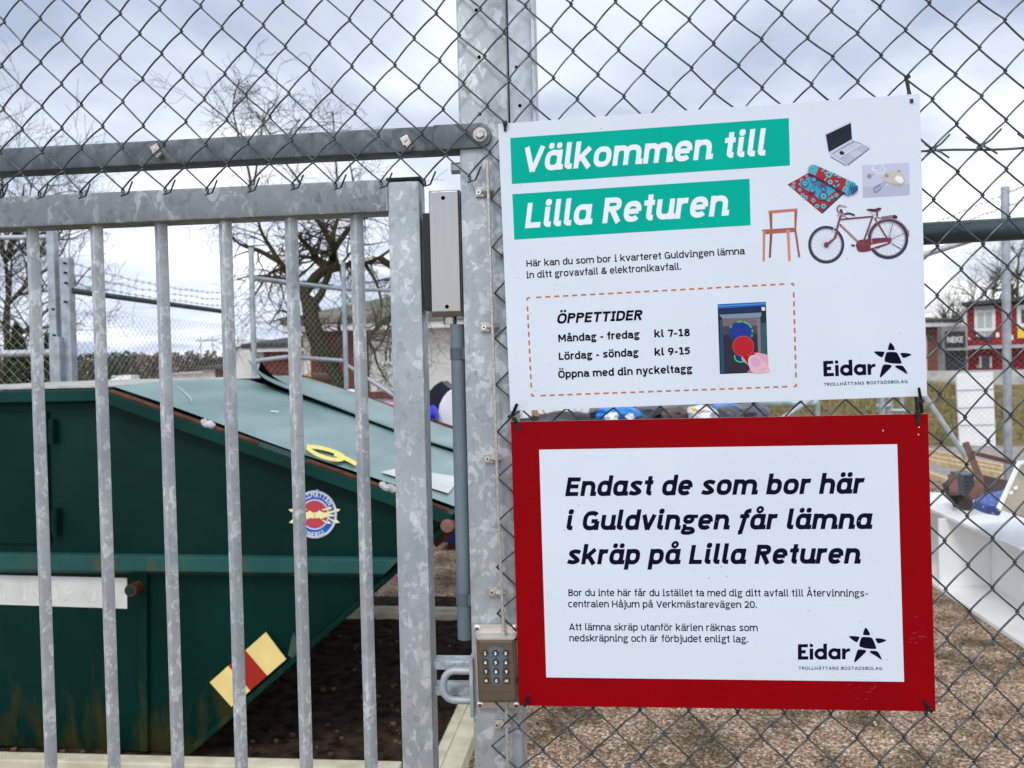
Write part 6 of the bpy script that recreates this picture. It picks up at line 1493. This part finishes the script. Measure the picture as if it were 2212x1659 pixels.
# far wood: one mass of bare and evergreen crowns
R = random.Random(77); m = MB()
for k in range(300):
    x = R.uniform(-220, 560); D = R.uniform(105, 150); top = dep(x, R.uniform(758, 782)+(10 if x < 180 else 0), D); hh = top.z; w = R.uniform(1.6, 3.2); cm_ = R.choice((0, 1, 1, 2, 2, 3))
    for q in range(90):
        v = R.random(); a = R.uniform(0, 6.28); rad = w*math.sqrt(R.random())*(1-.75*v**2)
        c = Vector((top.x+rad*math.cos(a), top.y+rad*math.sin(a), v*hh)); s1 = R.uniform(.12, .4); ax = Vector((R.gauss(0, .6), R.gauss(0, .6), R.gauss(0, 1))).normalized()*s1; b2 = ax.orthogonal().normalized()*s1*.55
        m.add([c-ax, c+b2, c+ax, c-b2], [(0, 1, 2, 3)], cm_)
tag(m.build('far_wood', [mat('far_evergreen', (.055, .072, .05), 1, spec=0), mat('far_brown', (.13, .10, .08), 1, spec=0), mat('far_grey_brown', (.17, .145, .125), 1, spec=0), mat('far_dull_green', (.085, .095, .07), 1, spec=0)]), 'far brownish green wood along the skyline behind the container', 'wood', kind='stuff')
pg = thing('power_gantry', dep(500, 815, 160)*1, 'faint pale power line gantry above the far wood', 'gantry'); pg.location.z = 0
b = MB()
for x in (433, 459, 514, 541):
    c = dep(x, 728, 160); b.tube([(c.x, c.y, 0), (c.x, c.y, c.z)], .16, 4)
for x0q, x1q in ((424, 470), (506, 552)):
    b.tube([dep(x0q, 735, 160), dep(x1q, 734, 160)], .2, 4)
b.build('frame', mat('hazy_steel', (.62, .66, .70), .8, spec=0), pg)
R = random.Random(5)
for k, (x, y, lb) in enumerate(((258, 815.5, 'tiny white car far behind the container, left one'), (279, 814.5, 'tiny white car far behind the container, right one'))):
    D = 46; c = dep(x, y, D); cr = thing('parked_car', (c.x, c.y, 0), lb, 'car', 'far white cars'); zc = c.z
    b = MB(); b.frustum([(c.x-.42, c.y-.8, .35), (c.x+.42, c.y-.8, .35), (c.x+.42, c.y+.8, .35), (c.x-.42, c.y+.8, .35)], [(c.x-.4, c.y-.75, zc-.25), (c.x+.4, c.y-.75, zc-.25), (c.x+.4, c.y+.75, zc-.25), (c.x-.4, c.y+.75, zc-.25)]); b.build('body', M['trim'], cr, bevel=.05)
    b = MB(); b.frustum([(c.x-.38, c.y-.5, zc-.25), (c.x+.38, c.y-.5, zc-.25), (c.x+.38, c.y+.6, zc-.25), (c.x-.38, c.y+.6, zc-.25)], [(c.x-.28, c.y-.3, zc+.12), (c.x+.28, c.y-.3, zc+.12), (c.x+.28, c.y+.5, zc+.12), (c.x-.28, c.y+.5, zc+.12)]); b.build('cabin', M['trim'], cr, bevel=.04)
    b = MB()
    for sx in (-.4, .4):
        for sy in (-.5, .5): b.cyl((c.x+sx-.05, c.y+sy, .3), (c.x+sx+.05, c.y+sy, .3), .3, 12); b.mark()
    b.build_each('wheel', M['rubber'], cr)
ty = thing('rubber_ring', dep(52, 807, 6.15), 'dark rubber ring hanging on the wire mesh left of the steel posts', 'ring')
b = MB(); c = dep(52, 808, 6.15); b.tube([c+Vector((.036*math.cos(a), 0, .036*math.sin(a))) for a in [math.pi*2*k/20 for k in range(20)]], .011, 8, closed=True); b.build('tyre', M['rubber'], ty, smooth=SM)

# ------------------------------------------------------------------ discarded furniture at the right
M['lacquer'] = mat('white_lacquer_board', (.86, .86, .84), .4, nscale=3, namt=.06, detail=9)
M['brown_wood'] = mat('reddish_brown_wood', (.13, .055, .042), .5, nscale=12, namt=.3, stretch=(.3, 1, 1))
M['dark_brown'] = mat('dark_stained_wood', (.035, .022, .019), .5, nscale=6, namt=.4)
cab = thing('white_cabinet', atz(2100, 1330), 'white open cabinet lying on its side right of the red sign', 'cabinet')
# lies along a line from far left to near right on the ground
c0_, c1_ = atz(2012, 1266), atz(2212, 1403)
ax = (c1_-c0_); ax.z = 0; Lc = ax.length; ax.normalize(); bk = Vector((-ax.y, ax.x, 0))
if bk.dot(c0_-CAMP) < 0: bk = -bk
hl = .52
hr = hl
dp_ = .36
def cb_box(s0, s1, d0, d1, z0q, z1q, name):
    b = MB(); o_ = Vector((c0_.x, c0_.y, 0)); vs = []
    c = o_+ax*((s0+s1)/2)+bk*((d0+d1)/2)+Vector((0, 0, (z0q+z1q)/2)); b.obox(c, ax*(s1-s0)/2, bk*(d1-d0)/2, (0, 0, (z1q-z0q)/2)); return b.build(name, M['lacquer'], cab, bevel=.002)
cb_box(-1.0, Lc+.4, .0, dp_, .004, .03, 'bottom_panel'); cb_box(-1.0, Lc+.4, dp_-.012, dp_, .0305, hl-.0225, 'back_panel'); cb_box(-.9, Lc+.6, .06, .52, hl-.022, hl, 'top_panel')
cb_box(.09, .108, .012, dp_-.013, .0305, hl-.0225, 'divider')
wb2 = dep(2100, 1240, 4.6)
ch = thing('broken_chair', dep(2120, 1060, 5.6)*1, 'broken reddish brown wooden chair lying behind the white cabinet', 'chair'); ch.location.z = 0
zj = lambda x, y: (1975+x/9.333, 932.6+y/9.333)
def bar_px(p, q, wpx, D0, D1, th_, name, m, parent):
    a, c = dep(*zj(*p), D0), dep(*zj(*q), D1); d = (c-a)/2; v = (a+c)/2-CAMP; n = d.cross(v).normalized(); w = wpx/9.333*D0/FPX/2
    b = MB(); b.obox((a+c)/2, d, n*w, n.cross(d).normalized()*th_); return b.build(name, m, parent, bevel=.004)
bar_px((1030, 215), (1310, 905), 125, 5.6, 5.5, .014, 'rear_leg', M['brown_wood'], ch)
bar_px((1312, 890), (1310, 1320), 150, 5.5, 5.4, .02, 'rear_leg', M['brown_wood'], ch)
bar_px((1180, 425), (2080, 650), 85, 5.55, 5.2, .012, 'rail', M['brown_wood'], ch)
bar_px((770, 890), (800, 1250), 165, 5.6, 5.5, .02, 'front_leg', M['brown_wood'], ch)
bar_px((1330, 1060), (1130, 1340), 130, 5.45, 5.4, .02, 'stretcher', M['brown_wood'], ch)
b = MB(); b.prism([dep(*zj(*q), 5.75) for q in ((850,900),(1060,800),(1220,1000),(1180,1500),(880,1500),(700,1300),(640,1080))], (0, .06, 0)); b.build('seat', M['dark_brown'], ch)
tb_ = thing('table_top', dep(2150, 1200, 6.1)*1, 'dark brown table top leaning behind the broken chair', 'table top'); tb_.location.z = 0
qv = [dep(*zj(*q), 6.1) for q in ((1360,870),(1990,1010),(1880,1250),(1340,1260))]; lowp = [Vector((qv[3].x, qv[3].y, 0)), Vector((qv[2].x, qv[2].y, 0))]
b = MB(); b.prism([qv[0], qv[1], qv[2], qv[3]], (0, .05, 0)); b.build('board', mat('dull_brown_board', (.10, .075, .07), .5, nscale=3, namt=.3, stretch=(.2, 1, 1)), tb_)
b = MB()
for p in lowp: b.box((p.x-.03, p.y+.051, 0), (p.x+.03, p.y+.10, qv[2].z+.05)); b.mark()
b.build_each('leg', M['dark_brown'], tb_)
gc_ = thing('plastic_crate', dep(2095, 1200, 5.62)*1, 'grey ribbed plastic crate between the legs of the broken chair', 'crate'); gc_.location.z = 0
qv = [dep(*zj(*q), 5.62) for q in ((985,870),(1210,850),(1200,1300),(1010,1300))]
b = MB(); b.prism(qv, (0, .2, 0)); b.build('body', mat('slate_plastic', (.12, .14, .155), .5), gc_)
b = MB()
for k in range(6): a, c = qv[0]+(qv[3]-qv[0])*((k+.5)/6), qv[1]+(qv[2]-qv[1])*((k+.5)/6); b.obox((a+c)/2-Vector((0, .006, 0)), (c-a)/2*.9, (0, .006, 0), (0, 0, .008))
b.build('rib', mat('dark_slate_plastic', (.05, .06, .07), .5), gc_)
b = MB(); b.box((min(v.x for v in qv)+.01, qv[0].y+.01, 0), (max(v.x for v in qv)-.01, qv[0].y+.19, min(v.z for v in qv)+.01)); b.build('foot', M['dark_brown'], gc_)
cu = thing('blue_cushion', dep(2140, 1080, 4.9), 'blue cushion with scattered white dots on the white cabinet', 'cushion')
def starmat():
    m = mat('blue_dotted_cloth', (.09, .14, .42), .8); nt = m.node_tree; N = nt.nodes.new; L = nt.links.new
    t = N('ShaderNodeTexCoord'); v = N('ShaderNodeTexVoronoi'); v.inputs['Scale'].default_value = 24; L(t.outputs['Object'], v.inputs['Vector']); r = N('ShaderNodeValToRGB'); L(v.outputs['Distance'], r.inputs[0])
    r.color_ramp.interpolation = 'CONSTANT'; r.color_ramp.elements[0].color = (.6, .62, .68, 1); r.color_ramp.elements[1].position = .17; r.color_ramp.elements[1].color = (.09, .14, .42, 1); L(r.outputs[0], nt.nodes['Principled BSDF'].inputs['Base Color']); return m
qv = [dep(*zj(*q), D) for q, D in (((1215,1365),4.75), ((1390,1255),5.0), ((1880,1150),5.0), ((1800,1530),4.55), ((1500,1480),4.6))]
b = MB(); b.prism(qv, (0, .05, -.06)); b.build('cover', starmat(), cu, bevel=.012)
tp = thing('tilted_panel', dep(2200, 1100, 4.5)*1, 'beige board with white edges tilted at the far right behind the cabinet', 'panel')
qv = [dep(*zj(*q), D) for q, D in (((2110,620),4.8), ((2700,560),4.8), ((2500,1780),4.3), ((1690,1560),4.3))]
b = MB(); b.prism(qv, (0, .018, 0)); pb_ = b.build('board', mat('beige_board_back', (.30, .265, .20), .7, nscale=5, namt=.2), tp)
b = MB()
for a, c in ((qv[0], qv[3]), (qv[0], qv[1])): d = (c-a)/2; n = d.cross(Vector((0, 1, 0))).normalized(); b.obox((a+c)/2-Vector((0, .004, 0)), d*1.01, n*.009, (0, .014, 0))
b.build('edge_strip', M['lacquer'], tp)
b = MB()
for x, y in ((1950, 1230), (2040, 1130), (1910, 1400)): c = dep(*zj(x, y), 4.45); b.obox(c, (.008, 0, .002), (0, .006, 0), (0, 0, .008)); b.mark()
b.build_each('bracket', M['lacquer'], tp)
for k, (y0q, y1q, D, lb) in enumerate(((400, 720, 11.2, 'pale sawn plank on the stack, farthest of the four'), (520, 790, 10.6, 'pale sawn plank, second from the back of the stack'), (610, 880, 10.2, 'pale sawn plank, third from the back of the stack'), (860, 1040, 9.6, 'short pale sawn plank lying in front of the stack'))):
    x1q = 1800 if k < 3 else 680
    a, c = atz(*zj(200, y0q+10)), atz(*zj(x1q, y1q+55 if k < 3 else y1q+20)); d = c-a
    a = a-d*.5
    b = MB(); d = (c-a)/2; n = Vector((-d.y, d.x, 0)).normalized(); zoff = .0; b.obox((a+c)/2+Vector((0, 0, .038)), d, n*.035, (0, 0, .034))
    tag(b.build('sawn_plank', mat('fresh_pine', (.62, .47, .26), .7, nscale=14, namt=.2, stretch=(.2, 1, 1)) if k == 0 else bpy.data.materials['fresh_pine'], None, bevel=.004), lb, 'plank', 'pale planks on the gravel')
